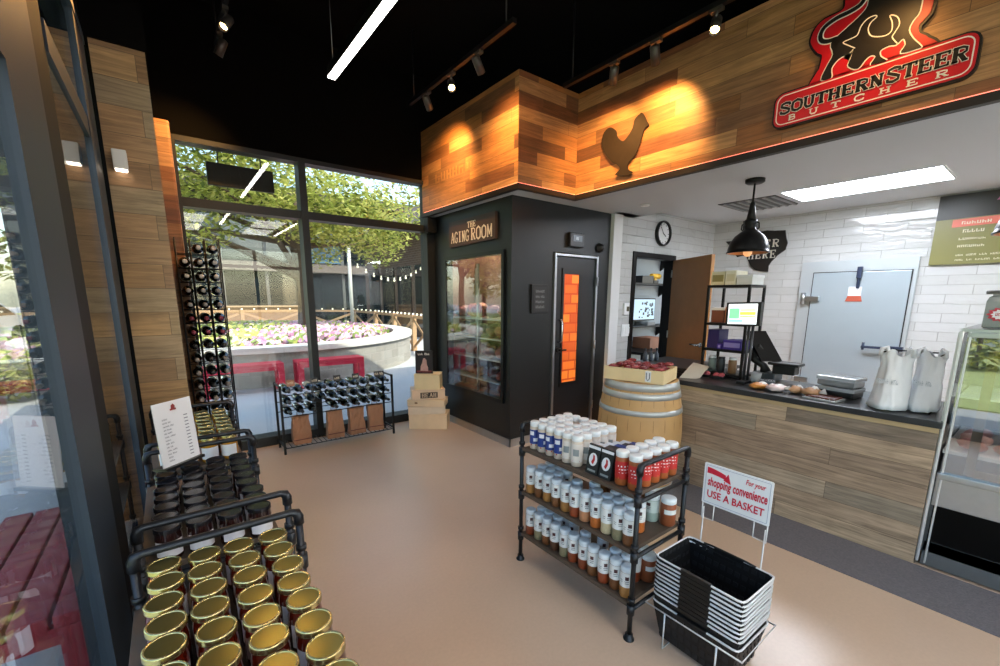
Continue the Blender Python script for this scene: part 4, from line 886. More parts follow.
for z, w in ((.905, .06), (.832, .05), (.70, .042), (.24, .042), (.108, .05), (.035, .06)):
    mb = MB(); mb.lathe([(brad(z - w / 2) + .001, z - w / 2), (brad(z - w / 2) + .005, z - w / 2), (brad(z + w / 2) + .005, z + w / 2), (brad(z + w / 2) + .001, z + w / 2)], 60, caps=False)
    a = 3.9 + z * 3; mb.cyl(((brad(z) + .002) * math.cos(a), (brad(z) + .002) * math.sin(a), z), ((brad(z) + .010) * math.cos(a), (brad(z) + .010) * math.sin(a), z), .008, n=8); mb.build('hoop', GALV, t)
ca = math.atan2(-.5, .137)
t = thing('wooden_crate', 'shallow pine crate heaped with red meat packs on the barrel', 'crate', (3.09, 2.075, .941), rz=ca)
for a, b in ((-.18, -.166), (.166, .18)): mb = MB(); mb.box(-.245, .245, a, b, 0, .105, bev=.003); mb.build('side_board', PINE2, t)
for a, b in ((-.245, -.231), (.231, .245)): mb = MB(); mb.box(a, b, -.166, .166, 0, .105, bev=.003); mb.build('end_board', PINE2, t)
mb = MB(); mb.box(-.231, .231, -.166, .166, 0, .012); mb.build('crate_floor', PINE2, t)
mb = MB(); mb.prism([(.10, .012), (.145, .012), (.145, .098), (.10, .098)], 0, .002, FR((0, -.1802, 0), (1, 0, 0), UP)); mb.build('paper_tag', PAPER, t)
mb = MB(); FJ = FR((0, -.183, 0), (1, 0, 0), UP); add_ribbon(mb, [(.11, .085), (.11, .04), (.122, .022), (.135, .04), (.135, .085)], .006, 0, .001, FJ); mb.build('tag_mark', M('tag_grey', '#4b5560', .5), t)
rn = random.Random(11); k = 0
Rm = Matrix.Rotation(ca, 4, 'Z')
for i in range(7):
    for j in range(4):
        k += 1; lx, ly = -.19 + i * .063, -.125 + j * .083; z = .945 + .07 + rn.uniform(.0, .045); q = Rm @ Vector((lx, ly, 0))
        t = thing('sausage_pack', f'red sausage pack in crate, {ORD[i]} of seven columns from dark wall, {ORD[j]} row from aisle', 'meat pack', (3.09 + q.x, 2.075 + q.y, z), rz=ca + rn.uniform(-.5, .5), group='red sausage packs in the crate')
        mb = MB(); mb.blob((0, -.017, .012), (.036, .013, .014), rnd=rn, jit=.1); mb.blob((.004, .012, .014), (.038, .014, .016), rnd=rn, jit=.1); mb.build('sausage', M(('pk1', 'pk2', 'pk3')[k % 3], ('#8e2f36', '#a8474a', '#7a2229')[k % 3], .25, coat=.5, noise=.3, nscale=30), t)
        mb = MB(); mb.box(-.012, .016, -.018, .016, .024, .028, bev=.001); mb.build('label', M('pk_label', '#c98f8f', .4) if k % 2 else M('pk_label2', '#b05a60', .4), t)
for k in range(3):
    t = thing('spray_bottle', f'small dark bottle on the low black cabinet, {ORD[k]} from the dark wall', 'bottle', (4.42 + k * .07, 2.92 - k * .03, .876), group='small dark bottles behind the barrel')
    mb = MB(); mb.lathe([(.022, 0), (.025, .01), (.025, .08), (.012, .1), (.01, .12)], 14); mb.build('body', M('bottle_slate', '#3a4450', .3), t)
    mb = MB(); mb.lathe([(.013, .12), (.014, .15), (0, .155)], 12, caps=False); mb.build('cap', BLKP, t)

# ================================================================== STORE ROOM CONTENTS
t = thing('panel_light', 'unseen fill lamp added in the store room ceiling', 'ceiling light', (6.4, 4.1, 2.73))  # added to brighten the store room; no lamp is seen there
mb = MB(); mb.box(5.8, 7.0, 3.8, 4.3, 2.715, 2.749); mb.build('frame', WHITE, t, True)
mb = MB(); mb.box(5.83, 6.97, 3.83, 4.27, 2.71, 2.715); mb.build('diffuser', M('store_fill_led', '#ffffff', .5, emit='#eef4ff', es=7), t, True)
t = thing('wall_monitor', 'wall screen showing camera pictures inside the store room', 'monitor', (6.85, 4.7, 1.42))
mb = MB(); mb.box(6.46, 7.24, 4.64, 4.74, 1.21, 1.61, bev=.006); mb.build('housing', BLKP, t, True)
mb = MB(); mb.box(6.48, 7.22, 4.637, 4.64, 1.23, 1.59); rn = random.Random(2)
for i in range(26):
    x = rn.uniform(6.72, 7.15); z = rn.uniform(1.25, 1.53); mb.box(x, x + rn.uniform(.02, .07), 4.635, 4.637, z, z + rn.uniform(.015, .05), 1)
mb.build('screen', [M('mon_blue', '#99b8cc', .3, emit='#b6d0e2', es=.55), M('mon_dark', '#3c4650', .4)], t, True)
for z, lab in ((1.84, 'upper black shelf inside the store room'), (1.10, 'lower black shelf under the wall screen in the store room'), (2.32, 'topmost black shelf in the store room')):
    t = thing('wall_shelf', lab, 'shelf', (6.9, 4.6, z), group='black shelves in the store room')
    mb = MB(); mb.box(6.0, 8.0, 4.42, 4.745, z, z + .03); mb.build('board', BLKM, t, True)
    for x in (6.35, 7.5):
        mb = MB(); mb.prism([(0, 0), (.26, 0), (0, -.2)], 0, .03, FR((x, 4.74, z - .001), (0, -1, 0), UP)); mb.build('bracket', BLKM, t, True)
t = thing('work_desk', 'dark desk under the shelves in the store room', 'desk', (6.9, 4.4, 0))
mb = MB(); mb.box(6.0, 8.0, 4.0, 4.74, .70, .74); mb.build('desk_top', BLKM, t, True)
for x in (6.05, 7.95):
    for y in (4.05, 4.7):
        mb = MB(); mb.box(x - .02, x + .02, y - .02, y + .02, 0, .70); mb.build('leg', BLKM, t, True)
carton('box', 'tan carton on the store room desk', 'box', 6.55, 6.95, 4.25, 4.6, .741, .93, M('tan_card'), lid=None)
carton('box', 'grey carton on the lower store room shelf', 'box', 6.75, 6.98, 4.45, 4.72, 1.131, 1.19, M('grey_card', '#7c7f80', .6))
t = thing('power_drill', 'yellow and black cordless tool on the upper store room shelf', 'tool', (7.0, 4.55, 1.871))
YEL = M('tool_yellow', '#d7a81c', .4)
mb = MB(); mb.box(6.93, 7.08, 4.5, 4.58, 1.871, 1.93, bev=.01); mb.build('battery', BLKP, t, True)
mb = MB(); mb.cyl((6.9, 4.54, 2.0), (7.14, 4.54, 2.0), .045, n=14); mb.box(6.97, 7.04, 4.515, 4.565, 1.925, 1.98, bev=.008); mb.build('body', YEL, t, True)
mb = MB(); mb.cyl((7.14, 4.54, 2.0), (7.21, 4.54, 2.0), .03, .012, n=12); mb.build('chuck', BLKP, t, True)
carton('box', 'black case beside the yellow tool on the upper store room shelf', 'box', 6.52, 6.85, 4.46, 4.7, 1.871, 1.99, BLKP, lid=BLKP)

# ================================================================== PIPE RACKS
def pipe_rack(name, label, x0, x1, y0, y1, shelves, H, group=None):
    t = thing(name, label, 'rack', ((x0 + x1) / 2, (y0 + y1) / 2, 0), group=group); r = .0118
    for y in (y0, y1):
        for x in (x0, x1):
            mb = MB(); mb.cyl((x, y, .02), (x, y, H - .02), r, n=12); mb.lathe([(.026, 0), (.026, .006), (.018, .012), (.018, .03), (r, .03)], 14, mat=Matrix.Translation((x, y, 0)))
            for z in shelves: mb.cyl((x, y, z - .055), (x, y, z - .005), .0185, n=12); mb.cyl((x, y, z + .012), (x, y, z + .03), .0175, n=12)
            mb.build('post', PIPE, t, True)
        mb = MB(); mb.tube([(x0, y, H - .045), (x0, y, H - .02), (x0 + .006, y, H - .006), (x0 + .02, y, H), (x1 - .02, y, H), (x1 - .006, y, H - .006), (x1, y, H - .02), (x1, y, H - .045)], [.0165, .0165, .0165, r, r, .0165, .0165, .0165], n=12); mb.build('end_rail', PIPE, t, True)
        for z in shelves:
            mb = MB(); mb.cyl((x0, y, z - .035), (x1, y, z - .035), r * .9, n=10); mb.build('cross_pipe', PIPE, t, True)
    for z in shelves:
        mb = MB(); mb.box(x0 - .012, x1 + (.012 if x0 > 0 else -.03), y0 + .016, y1 - .016, z - .02, z, bev=.002); mb.build('shelf', SHELFW, t, True)
    return t
pipe_rack('pipe_rack', 'three-tier black pipe rack of spice jars in the middle of the floor', 1.58, 1.98, 1.03, 1.83, (.19, .46, .735), .875)
SIDE = [('first', .645, 1.455), ('second', 1.63, 2.43), ('third', 2.56, 3.36)]
for (o_, y0, y1), what in zip(SIDE, ('red preserves under gold lids', 'jars under black lids', 'amber jars under gold lids')):
    pipe_rack('pipe_rack', f'black pipe rack along the side glazing holding {what}', -.152, .272, y0, y1, (.22, .48, .745), .897, 'pipe racks along the side glazing')

def band(mb, r, z0, z1, a0, a1, mi=0, n=14):
    V = []; 
    for i in range(n + 1):
        a = a0 + (a1 - a0) * i / n; V += [(r * math.cos(a), r * math.sin(a), z0), (r * math.cos(a), r * math.sin(a), z1)]
    mb.add(V, [(2 * i, 2 * i + 2, 2 * i + 3, 2 * i + 1) for i in range(n)], mi, True)

# ---- spice jars
SP = [('rust red', '#8a3f22'), ('brown', '#6e4426'), ('orange', '#c06a30'), ('tan', '#a8763f'), ('grey green', '#8b8467'), ('dark brown', '#4a2c1c'), ('salmon', '#cf8f66'), ('pale sand', '#c9bb98')]
def jar_mesh(name, mb, mats):
    o = mb.build(name, mats); me = o.data; bpy.data.objects.remove(o); return me
def spice_lathe(h, r): return [(0, 0), (r * .9, 0), (r, .006), (r, h - .03), (r * .86, h - .022), (r * .86, h - .012), (0, h - .012)]
def make_jar(kind, r, h, bm, lidm, lz, label_mats, marks, label_z=(.35, .8)):
    """returns part meshes of one jar"""
    P = {}
    mb = MB(); mb.lathe(spice_lathe(h, r), 18, caps=False); P['body'] = jar_mesh('body', mb, bm)
    mb = MB(); mb.lathe([(r * .93, h - .028), (r * .99, h - .026), (r * .99, h - .004), (r * .9, h), (r * .6, h + .0005), (0, h + .0005)], 22, caps=False); P['lid'] = jar_mesh('lid', mb, lidm)
    mb = MB(); band(mb, r + .0007, h * label_z[0], h * label_z[1], -PI * .75 + PI, PI * .75 + PI, 0, 20)
    for (a, z0, z1, da, mi) in marks: band(mb, r + .0013, h * z0, h * z1, PI + a - da, PI + a + da, mi, 3)
    P['label'] = jar_mesh('label', mb, label_mats)
    return P
def jar(name, lab, cat, P, loc, rz, group):
    t = thing(name, lab, cat, loc, rz, group)
    made = {}
    for k in P:
        o = made[k] = bpy.data.objects.new(k, P[k]); C.objects.link(o); o.parent = t
    if 'lid_band' in made: made['lid_band'].parent = made['lid']
    return t
LW = M('label_white', '#e4e8e8', .5); LM = M('label_mark', '#4a2a2c', .5); LT = M('label_text', '#8e9496', .5)
spice_marks = [(.1, .60, .72, .28, 1), (.1, .54, .57, .35, 2), (.1, .48, .51, .3, 2), (-.75, .52, .54, .2, 2), (-.75, .58, .6, .22, 2)]
SPJ = []
for nm, c in SP:
    m = M('spice_' + nm.replace(' ', '_'), c, .3, coat=.4, noise=.25, nscale=80)
    SPJ.append(make_jar('spice', .0305, .158, m, LIDW, 0, [LW, LM, LT], spice_marks, (.36, .83)))
rn = random.Random(21)
def spice(lvl, z, row, col, ci, dx=0, dy=0, x=None, y=None):
    X = 1.612 + row * .066 + dx if x is None else x; Y = 1.775 - col * .0695 + dy if y is None else y
    jar('spice_jar', f'{SP[ci][0]} spice jar, {lvl} shelf of spice rack, {("front", "second", "third", "fourth", "fifth")[row]} row, {ORD[col]} from the far end', 'spice jar', SPJ[ci], (X + rn.uniform(-.004, .004), Y + rn.uniform(-.004, .004), z), PI * .18 + rn.uniform(-.35, .35), f'spice jars on the {lvl} shelf')
mid = {0: [3, 1, 3, 1, 3, 0, 6, 2, 7, 4, 1], 1: {0: 1, 1: 0, 2: 3, 4: 1, 6: 2, 7: 4, 8: 0, 9: 3}, 2: {0: 3, 1: 2, 2: 1, 5: 5, 7: 1, 8: 5, 9: 2}, 3: {0: 0, 1: 4}}
for c, ci in enumerate(mid[0]): spice('middle', .461, 0, c, ci)
for r_ in (1, 2, 3):
    for c, ci in mid[r_].items(): spice('middle', .461, r_, c, ci, dy=-.02)
low = {0: [0, 4, 1, 5, 4, 0, 0, 1, 0, 1, 3], 1: {0: 5, 1: 1, 2: 0, 5: 1, 8: 0, 9: 1}, 2: {0: 4, 1: 0, 2: 5, 3: 5, 6: 4, 8: 5, 9: 0}, 3: {0: 1, 1: 5, 9: 1}}
for c, ci in enumerate(low[0]): spice('lowest', .191, 0, c, ci)
for r_ in (1, 2, 3):
    for c, ci in low[r_].items(): spice('lowest', .191, r_, c, ci, dy=-.02)
TUBT = make_jar('tub', .038, .145, M('teal_granules', '#9fb3ac', .4, noise=.2, nscale=50), LIDW, 0, [M('label_teal', '#c8d6d4', .5), LM, LT], spice_marks)
TUBB = make_jar('tub', .038, .145, M('rust_powder', '#8c4a2a', .5, noise=.2, nscale=40), LIDW, 0, [LW, LM, LT], [(.0, .5, .6, .2, 1)], (.45, .62))
jar('seasoning_tub', 'wide white-lidded tub of pale teal granules on the middle rack shelf', 'tub', TUBT, (1.90, 1.156, .461), 0, None)
jar('seasoning_tub', 'wide white-lidded tub of rust brown powder on the middle rack shelf', 'tub', TUBB, (1.925, 1.078, .461), 2.4, None)
jar('seasoning_tub', 'white-lidded tub of rust brown powder at the basket end of the lowest rack shelf', 'tub', TUBB, (1.80, 1.09, .191), 2.6, None)
for k, (y, c) in enumerate(((1.50, '#8a5a34'), (1.41, '#7a4526'), (1.32, '#6b3a22'), (1.235, '#9a6a3c'))):
    t = thing('spice_pouch', f'brown spice pouch at the back of the middle shelf, {ORD[k]} from the far end', 'pouch', (1.93, y, .461), group='brown pouches behind the spice jars')
    mb = MB(); mb.add([(-.025, -.04, 0), (.025, -.04, 0), (.025, .04, 0), (-.025, .04, 0), (-.004, -.04, .17), (.004, -.04, .17), (.004, .04, .17), (-.004, .04, .17)], [(0, 1, 2, 3), (4, 5, 6, 7), (0, 1, 5, 4), (1, 2, 6, 5), (2, 3, 7, 6), (3, 0, 4, 7)]); mb.build('pouch_body', M('pouch' + c, c, .6, noise=.1), t)
    mb = MB(); mb.box(-.007, .007, -.042, .042, .155, .175); mb.build('seal_strip', M('pouch_seal', '#5a3a22', .5), t)

# ---- top shelf of the spice rack: shaker bottles, pouches, boxes
BLUE = M('label_blue', '#26408c', .45); REDL = M('label_red', '#c22a2a', .45); POWD = M('shaker_plastic', '#d8c6b4', .4, noise=.1); OCH = M('red_rub', '#a5592c', .4, noise=.25, nscale=60); YELB = M('label_yellow', '#d8a83a', .45)
SHB = make_jar('shaker', .029, .163, POWD, WHITE, 0, [BLUE, PAPER, REDL], [(-.4, .52, .66, .5, 1), (.5, .30, .42, .5, 1), (0, .14, .19, 1.5, 2)], (.20, .72))
SHR = make_jar('shaker', .031, .163, POWD, WHITE, 0, [M('label_cream', '#e6dcd4', .5), REDL, LT], [(0, .18, .21, 2, 1), (0, .72, .73, 2, 1), (0, .36, .58, .5, 2)], (.15, .75))
SHO = make_jar('shaker', .031, .165, OCH, WHITE, 0, [REDL, PAPER, YELB], [(-.1, .56, .60, .8, 1), (.0, .47, .50, .7, 1), (.1, .38, .40, .8, 1), (0, .20, .25, 2.2, 2)], (.2, .72))
rn = random.Random(8)
for r_ in range(5):
    for c in range(6):
        if (r_, c) == (3, 2): continue
        k = SHB if (c < 4) else SHR
        jar('shaker_bottle', f'{"blue" if c < 4 else "cream"}-labelled white-capped shaker, rack top, {("front", "second", "third", "fourth", "fifth")[r_]} row, {ORD[c]} from the far end', 'shaker', k, (1.622 + r_ * .068, 1.765 - c * .0655, .736), PI * .22 + rn.uniform(-.3, .3), 'white-capped shakers on the rack top')
for r_ in range(5):
    for c in range(2):
        jar('shaker_bottle', f'red-labelled shaker, rack top, {("front", "second", "third", "fourth", "fifth")[r_]} row, {("column by the pouches", "column by the pipe rail")[c]}', 'shaker', SHO, (1.622 + r_ * .074, 1.155 - c * .073, .736), PI * .25 + rn.uniform(-.3, .3), 'red-labelled shakers on the rack top')
BAGB = M('black_pouch', '#1b1c20', .4); 
for k, y in enumerate((1.315, 1.235)):
    t = thing('rub_pouch', f'black pouch with round white emblem, {("farther", "nearer")[k]} of two on the rack top', 'pouch', (1.62, y, .736), group='black pouches on the rack top')
    mb = MB(); mb.add([(-.028, -.036, 0), (.03, -.036, 0), (.03, .036, 0), (-.028, .036, 0), (.0, -.038, .145), (.012, -.038, .145), (.012, .038, .145), (.0, .038, .145)], [(0, 1, 2, 3), (4, 5, 6, 7), (0, 1, 5, 4), (1, 2, 6, 5), (2, 3, 7, 6), (3, 0, 4, 7)]); mb.build('pouch_body', BAGB, t)
    FP = FR((-.0292, .036, 0), R_, (.195, 0, 1)); ring = [(.036 + .025 * math.cos(a * PI / 12), .075 + .033 * math.sin(a * PI / 12)) for a in range(24)]
    mb = MB(); mb.prism(ring, .0005, .0015, FP); mb.prism([(.0, .128), (.072, .128), (.072, .142), (0, .142)], .0005, .0015, FP); mb.build('emblem', PAPER, t)
    mb = MB(); mb.prism([(.028, .06), (.04, .052), (.048, .075), (.044, .095), (.034, .1), (.036, .08)], .0015, .0025, FP); mb.build('red_mark', REDL, t)
    mb = MB(); mb.prism([(.012, .014), (.06, .014), (.06, .024), (.012, .024)], .0005, .0015, FP); mb.build('weight_panel', LT, t)
for k in range(4):
    t = thing('flat_packet', f'flat white and blue packet lying behind the black pouches, {ORD[k]} back from them', 'packet', (1.705 + k * .066, 1.28, .737 + 0.0), rz=.15, group='flat packets on the rack top')
    mb = MB(); mb.box(-.03, .03, -.085, .085, 0, .12 - .008 * k, bev=.004); mb.build('packet_body', M('packet_white', '#cfd9e6', .45), t)
    mb = MB(); mb.box(-.0305, .0305, -.06, .03, .121 - .008 * k, .1225 - .008 * k); mb.build('blue_print', BLUE if k % 2 else BAGB, t)

# ---- preserves on the racks along the glazing
def big_jar(bm, lidm, rimm, discm, r=.0405, h=.128):
    P = {}
    mb = MB(); mb.lathe([(0, 0), (r * .9, 0), (r * .97, .008), (r * .97, h * .68), (r * .9, h * .84), (r * .9, h - .012), (0, h - .012)], 20, caps=False); P['body'] = jar_mesh('body', mb, bm)
    mb = MB(); mb.lathe([(r * .93, h - .0155), (r * .99, h - .0145), (r * .985, h - .0115), (r * .972, h - .010), (r * .985, h - .003), (r * .96, h), (r * .86, h + .0005), (r * .84, h - .0015)], 28, caps=False); P['lid_band'] = jar_mesh('lid_band', mb, rimm)
    mb = MB(); mb.lathe([(r * .84, h - .0015), (r * .3, h - .001), (0, h - .001)], 28, caps=False); P['lid'] = jar_mesh('lid', mb, lidm)
    mb = MB(); band(mb, r * .975, h * .14, h * .62, -1.2, 1.2, 0, 14); band(mb, r * .975, h * .14, h * .62, PI - 1.2, PI + 1.2, 0, 14); P['label'] = jar_mesh('label', mb, PAPER)
    return P
JG = big_jar(PRES, GOLDB, GOLD, None); JB = big_jar(DARKP, LIDBLK, M('black_lid_band', '#2a2a30', .25, .6), None, .0385, .110); JH = big_jar(HONEY, GOLDB, GOLD, None)
COLN = ('glass-side', 'second', 'third', 'aisle-side')
rn = random.Random(3)
def fill(P, nm, what, y1, rows, pitch, order, group, frm, x0=-.083, dx=.0895):
    for i in range(rows):
        for j in range(4):
            jar(nm, f'{what}, {COLN[j]} column, {ORD[i]} from its {frm} rail', 'jar', P, (x0 + j * dx + rn.uniform(-.004, .004), y1 + (.02, .012, .005, 0)[j] + order * i * pitch + rn.uniform(-.005, .005), .746), rn.uniform(-.4, .4) + PI / 2, group)
fill(JG, 'preserve_jar', 'gold-lidded red preserve jar on the glazing rack', 1.385, 8, .0895, -1, 'gold-lidded jars of red preserve', 'far', )
fill(JB, 'preserve_jar', 'black-lidded jar on the glazing rack', 1.672, 8, .0885, 1, 'black-lidded jars', 'near')
fill(JH, 'preserve_jar', 'gold-lidded amber jar on the glazing rack', 2.63, 8, .0885, 1, 'gold-lidded amber jars', 'near')
def lower(P, what, y0, z, lvl, group, cols=(3,)):
    for i in range(8):
        for j in cols: jar('preserve_jar', f'{what} on the {lvl} shelf, aisle-side row, {ORD[i]} from the near end', 'jar', P, (.22, y0 + i * .09, z), PI / 2, group)
lower(JG, 'gold-lidded red jar', .72, .481, 'middle', 'gold-lidded jars on the middle shelf')
lower(JB, 'black-lidded jar', 1.71, .481, 'middle', 'black-lidded jars on the middle shelf')
lower(JH, 'gold-lidded amber jar', 2.64, .481, 'middle', 'amber jars on the middle shelf')
# menu sheet standing on the black lids
t = thing('menu_sheet', 'white printed sheet in a tilted dark holder standing on the black lids', 'sheet', (-.02, 2.23, .866))
A = Vector((-.086, 2.173, .89)); B = Vector((.045, 2.292, .89)); u = (B - A); wd = u.length; tilt = Vector((-.04, .05, 1))
FS = FR(A, u, tilt - u.normalized() * tilt.dot(u.normalized()))
mb = MB(); mb.prism([(-.004, -.008), (wd + .004, -.008), (wd + .004, .004), (-.004, .004)], -.05, .02, FS); mb.build('holder_base', BLKP, t, True)
mb = MB(); mb.prism([(0, 0), (wd, 0), (wd, .275), (0, .275)], -.004, 0, FS); ms_ = mb.build('sheet', PAPER, t, True)
mb = MB(); rn = random.Random(6)
for k in range(13):
    scrib(mb, ('SALSAS', 'peach jam', 'pickled okra', 'hot honey', 'red jelly', 'apple butter', 'relish', 'chow chow', 'fig jam', 'green beans', 'dill chips', 'beets', 'garlic')[k], FS @ Matrix.Translation((.03, .2 - k * .0148, .001)), h=.0065, bold=.01)
    mb.prism([(wd * .74, .2 - k * .0148), (wd * .84, .2 - k * .0148), (wd * .84, .204 - k * .0148), (wd * .74, .204 - k * .0148)], .0004, .001, FS)
mb.build('print', M('print_grey', '#8a8a96', .6), ms_, True)
mb = MB(); mb.prism([(wd * .42, .235), (wd * .58, .235), (wd * .58, .242), (wd * .42, .242)], .0004, .001, FS); mb.prism([(wd * .45, .242), (wd * .46, .256), (wd * .52, .262), (wd * .56, .252), (wd * .55, .242)], .0004, .001, FS); mb.build('red_mark', M('print_red', '#9a3a3a', .5), ms_, True)

# ================================================================== WINE
WB = {}
def wine_meshes(foil, nm):
    P = {}
    mb = MB(); mb.lathe([(0, .0), (.03, .004), (.0375, .002), (.0385, .01), (.0385, .185), (.034, .205), (.018, .225), (.0145, .24), (.0145, .255)], 18, caps=False); P['body'] = jar_mesh('body', mb, BOTTLE)
    mb = MB(); mb.lathe([(.0152, .245), (.0152, .312), (.0165, .314), (.0165, .322), (.012, .324), (0, .324)], 14, caps=False); P['capsule'] = jar_mesh('capsule', mb, foil)
    mb = MB(); band(mb, .0391, .06, .15, 0, 2.4, 0, 14); P['label'] = jar_mesh('label', mb, M('wine_label', '#d8d2c4', .6)); return P
CAPW = M('cap_white', '#c9c6c0', .4); CAPG = M('cap_grey', '#8d8680', .35); CAPR = M('cap_burgundy', '#7a2a40', .35, .3); CAPB = M('cap_black', '#19191b', .35)
WP = {'white': wine_meshes(CAPW, 'w'), 'grey': wine_meshes(CAPG, 'g'), 'burgundy': wine_meshes(CAPR, 'r'), 'black': wine_meshes(CAPB, 'b')}
def bottle(lab, P, neck, d, rz, group):
    """neck: where the mouth is; d: direction from base to mouth"""
    d = Vector(d).normalized(); o = Vector(neck) - d * .324
    t = thing('wine_bottle', lab, 'wine bottle', o, group=group)
    t.scale = (1.1, 1.1, 1) if 'tall' in group else (1, 1, 1); t.rotation_mode = 'QUATERNION'; t.rotation_quaternion = d.to_track_quat('Z', 'Y') @ Matrix.Rotation(rz, 3, 'Z').to_quaternion()
    for k in P:
        b = bpy.data.objects.new(k, P[k]); C.objects.link(b); b.parent = t
# tall rack before the wood-faced corner pillar
t = thing('tall_wine_rack', 'tall slender metal rack of wine bottles standing before the corner pillar', 'wine rack', (.28, 4.8, 0))
cols = (.155, .262, .370); rows = [2.02 - k * .1215 for k in range(14)]
for x in [c - .0535 for c in cols] + [cols[-1] + .0535]:
    mb = MB(); mb.cyl((x, 4.72, 0), (x, 4.72, 2.1), .006, n=8); mb.cyl((x, 4.87, 0), (x, 4.87, 2.1), .006, n=8); mb.build('upright', BLKM, t, True)
for z in rows:
    mb = MB(); mb.tube([(cols[0] - .0535, 4.72, z - .051), (cols[-1] + .0535, 4.72, z - .051)], .004, n=6); mb.tube([(cols[0] - .0535, 4.87, z - .051), (cols[-1] + .0535, 4.87, z - .051)], .004, n=6); mb.build('rung', BLKM, t, True)
mb = MB(); mb.box(.08, .45, 4.70, 4.89, 0, .012, bev=.003); mb.build('base_plate', BLKM, t, True)
kinds = ['white', 'white', 'white', 'grey', 'grey', 'burgundy', 'burgundy', 'black', 'grey', 'black', 'black', 'grey', 'white', 'grey']
rn = random.Random(9)
for i, z in enumerate(rows):
    for j, x in enumerate(cols):
        if (i, j) == (0, 0): continue
        k = kinds[i] if i < 8 else rn.choice(['grey', 'black', 'grey'])
        bottle(f'{k}-capped bottle in tall rack, {ORD[i] if i < 13 else "last"} tier down, {("pillar-side", "middle", "window-side")[j]} column', WP[k], (x, 4.60 + rn.uniform(-.01, .01), z - .002), (0, -1, 0), rn.uniform(0, 6), 'wine bottles in the tall rack')
# low rack before the end window
t = thing('low_wine_rack', 'low three-tier black wire wine rack before the end window', 'wine rack', (1.39, 4.78, 0))
LX0, LX1, LY0, LY1 = .80, 1.985, 4.65, 4.92
for x in (LX0, LX1):
    for y in (LY0, LY1):
        mb = MB(); mb.box(x - .011, x + .011, y - .011, y + .011, 0, .72, bev=.002); mb.build('leg', BLKM, t, True)
    mb = MB(); mb.box(x - .008, x + .008, LY0, LY1, .70, .716); mb.box(x - .008, x + .008, LY0, LY1, .07, .086); mb.build('side_bar', BLKM, t, True)
tiers = (.665, .548, .44)
for z in tiers + (.11,):
    mb = MB(); mb.cyl((LX0, LY0, z - .048), (LX1, LY0, z - .048), .005, n=8); mb.cyl((LX0, LY1, z - .048), (LX1, LY1, z - .048), .005, n=8); mb.build('wire_rail', BLKM, t, True)
mb = MB()
for k in range(24): x = LX0 + .02 + k * .05; mb.cyl((x, LY0, .062), (x, LY1, .062), .0035, n=6)
mb.build('wire_shelf', BLKM, t, True)
for i, z in enumerate(tiers):
    for j in range(10):
        if (i, j) in ((2, 3),): continue
        k = 'black'; x = LX0 + .07 + j * .116
        bottle(f'dark wine bottle in the low rack, {("top", "middle", "lowest")[i]} tier, {ORD[j]} from the tall rack end', WP[k], (x, 4.595 + rn.uniform(-.008, .012), z), (0, -1, 0), rn.uniform(0, 6), 'wine bottles in the low rack')
for k, x in enumerate((.90, 1.13, 1.36, 1.56, 1.83)):
    w = .075 if k < 4 else .12
    t = thing('price_tag', f'small price tag on the low wine rack, {ORD[k]} from the tall rack end', 'price tag', (x, 4.64, .715), group='price tags on the low wine rack')
    FT = FR((x - w / 2, 4.63, .712), (1, 0, 0), (0, .25, 1))
    mb = MB(); mb.prism([(0, 0), (w, 0), (w, .065), (0, .065)], 0, .003, FT); cd = mb.build('card', BLKP if k else M('tan_card'), t, True)
    mb = MB(); scrib(mb, ('$18', '$22', '$24', '$19', '$16 $21')[k], FT @ Matrix.Translation((.01, .02, .0035)), w=w - .02, h=.028, bold=.01); mb.build('lettering', M('tag_cream', '#d6c7ae', .5), cd, True)
    mb = MB(); mb.cyl((x, 4.65, .70), (x, 4.65, .715), .004, n=6); mb.build('clip', BLKM, t, True)
for k, x in enumerate((.985, 1.335, 1.575, 1.80)):
    rn2 = random.Random(k + 40); t = thing('paper_bag', f'brown kraft paper bag under the low wine rack, {ORD[k]} from the tall rack end', 'paper bag', (x, 4.74, .067), rz=rn2.uniform(-.12, .12), group='kraft bags under the low wine rack')
    V = []; nx = 8; nz = 7
    for s_ in (-1, 1):
        for j in range(nz + 1):
            f = j / nz
            for i in range(nx + 1):
                q = i / nx - .5; V.append((q * .17 * (1 + .06 * math.sin(f * 5 + k)) + rn2.uniform(-.004, .004), s_ * (.055 * (1 - .55 * f) + rn2.uniform(-.005, .005)), f * .305))
    K = (nx + 1) * (nz + 1); Fc = []
    for s_ in range(2):
        for j in range(nz):
            for i in range(nx): a = s_ * K + j * (nx + 1) + i; Fc.append((a, a + 1, a + nx + 2, a + nx + 1))
    for j in range(nz):
        for i in (0, nx): a = j * (nx + 1) + i; Fc.append((a, a + nx + 1, K + a + nx + 1, K + a))
    for i in range(nx): Fc.append((i, i + 1, K + i + 1, K + i))
    mb = MB(); mb.add(V, Fc, 0, False); mb.build('bag_body', KRAFT, t)
    mb = MB(); mb.box(-.088, .088, -.066, -.058, .05, .058); mb.build('printed_band', M('bag_red', '#6e3326', .6), t)
    for s_ in (-1, 1): mb = MB(); mb.tube([(-.03, s_ * .022, .30), (-.025, s_ * .024, .335), (.025, s_ * .024, .335), (.03, s_ * .022, .30)], .003, n=6); mb.build('handle', M('kraft_string', '#8a6244', .8), t)

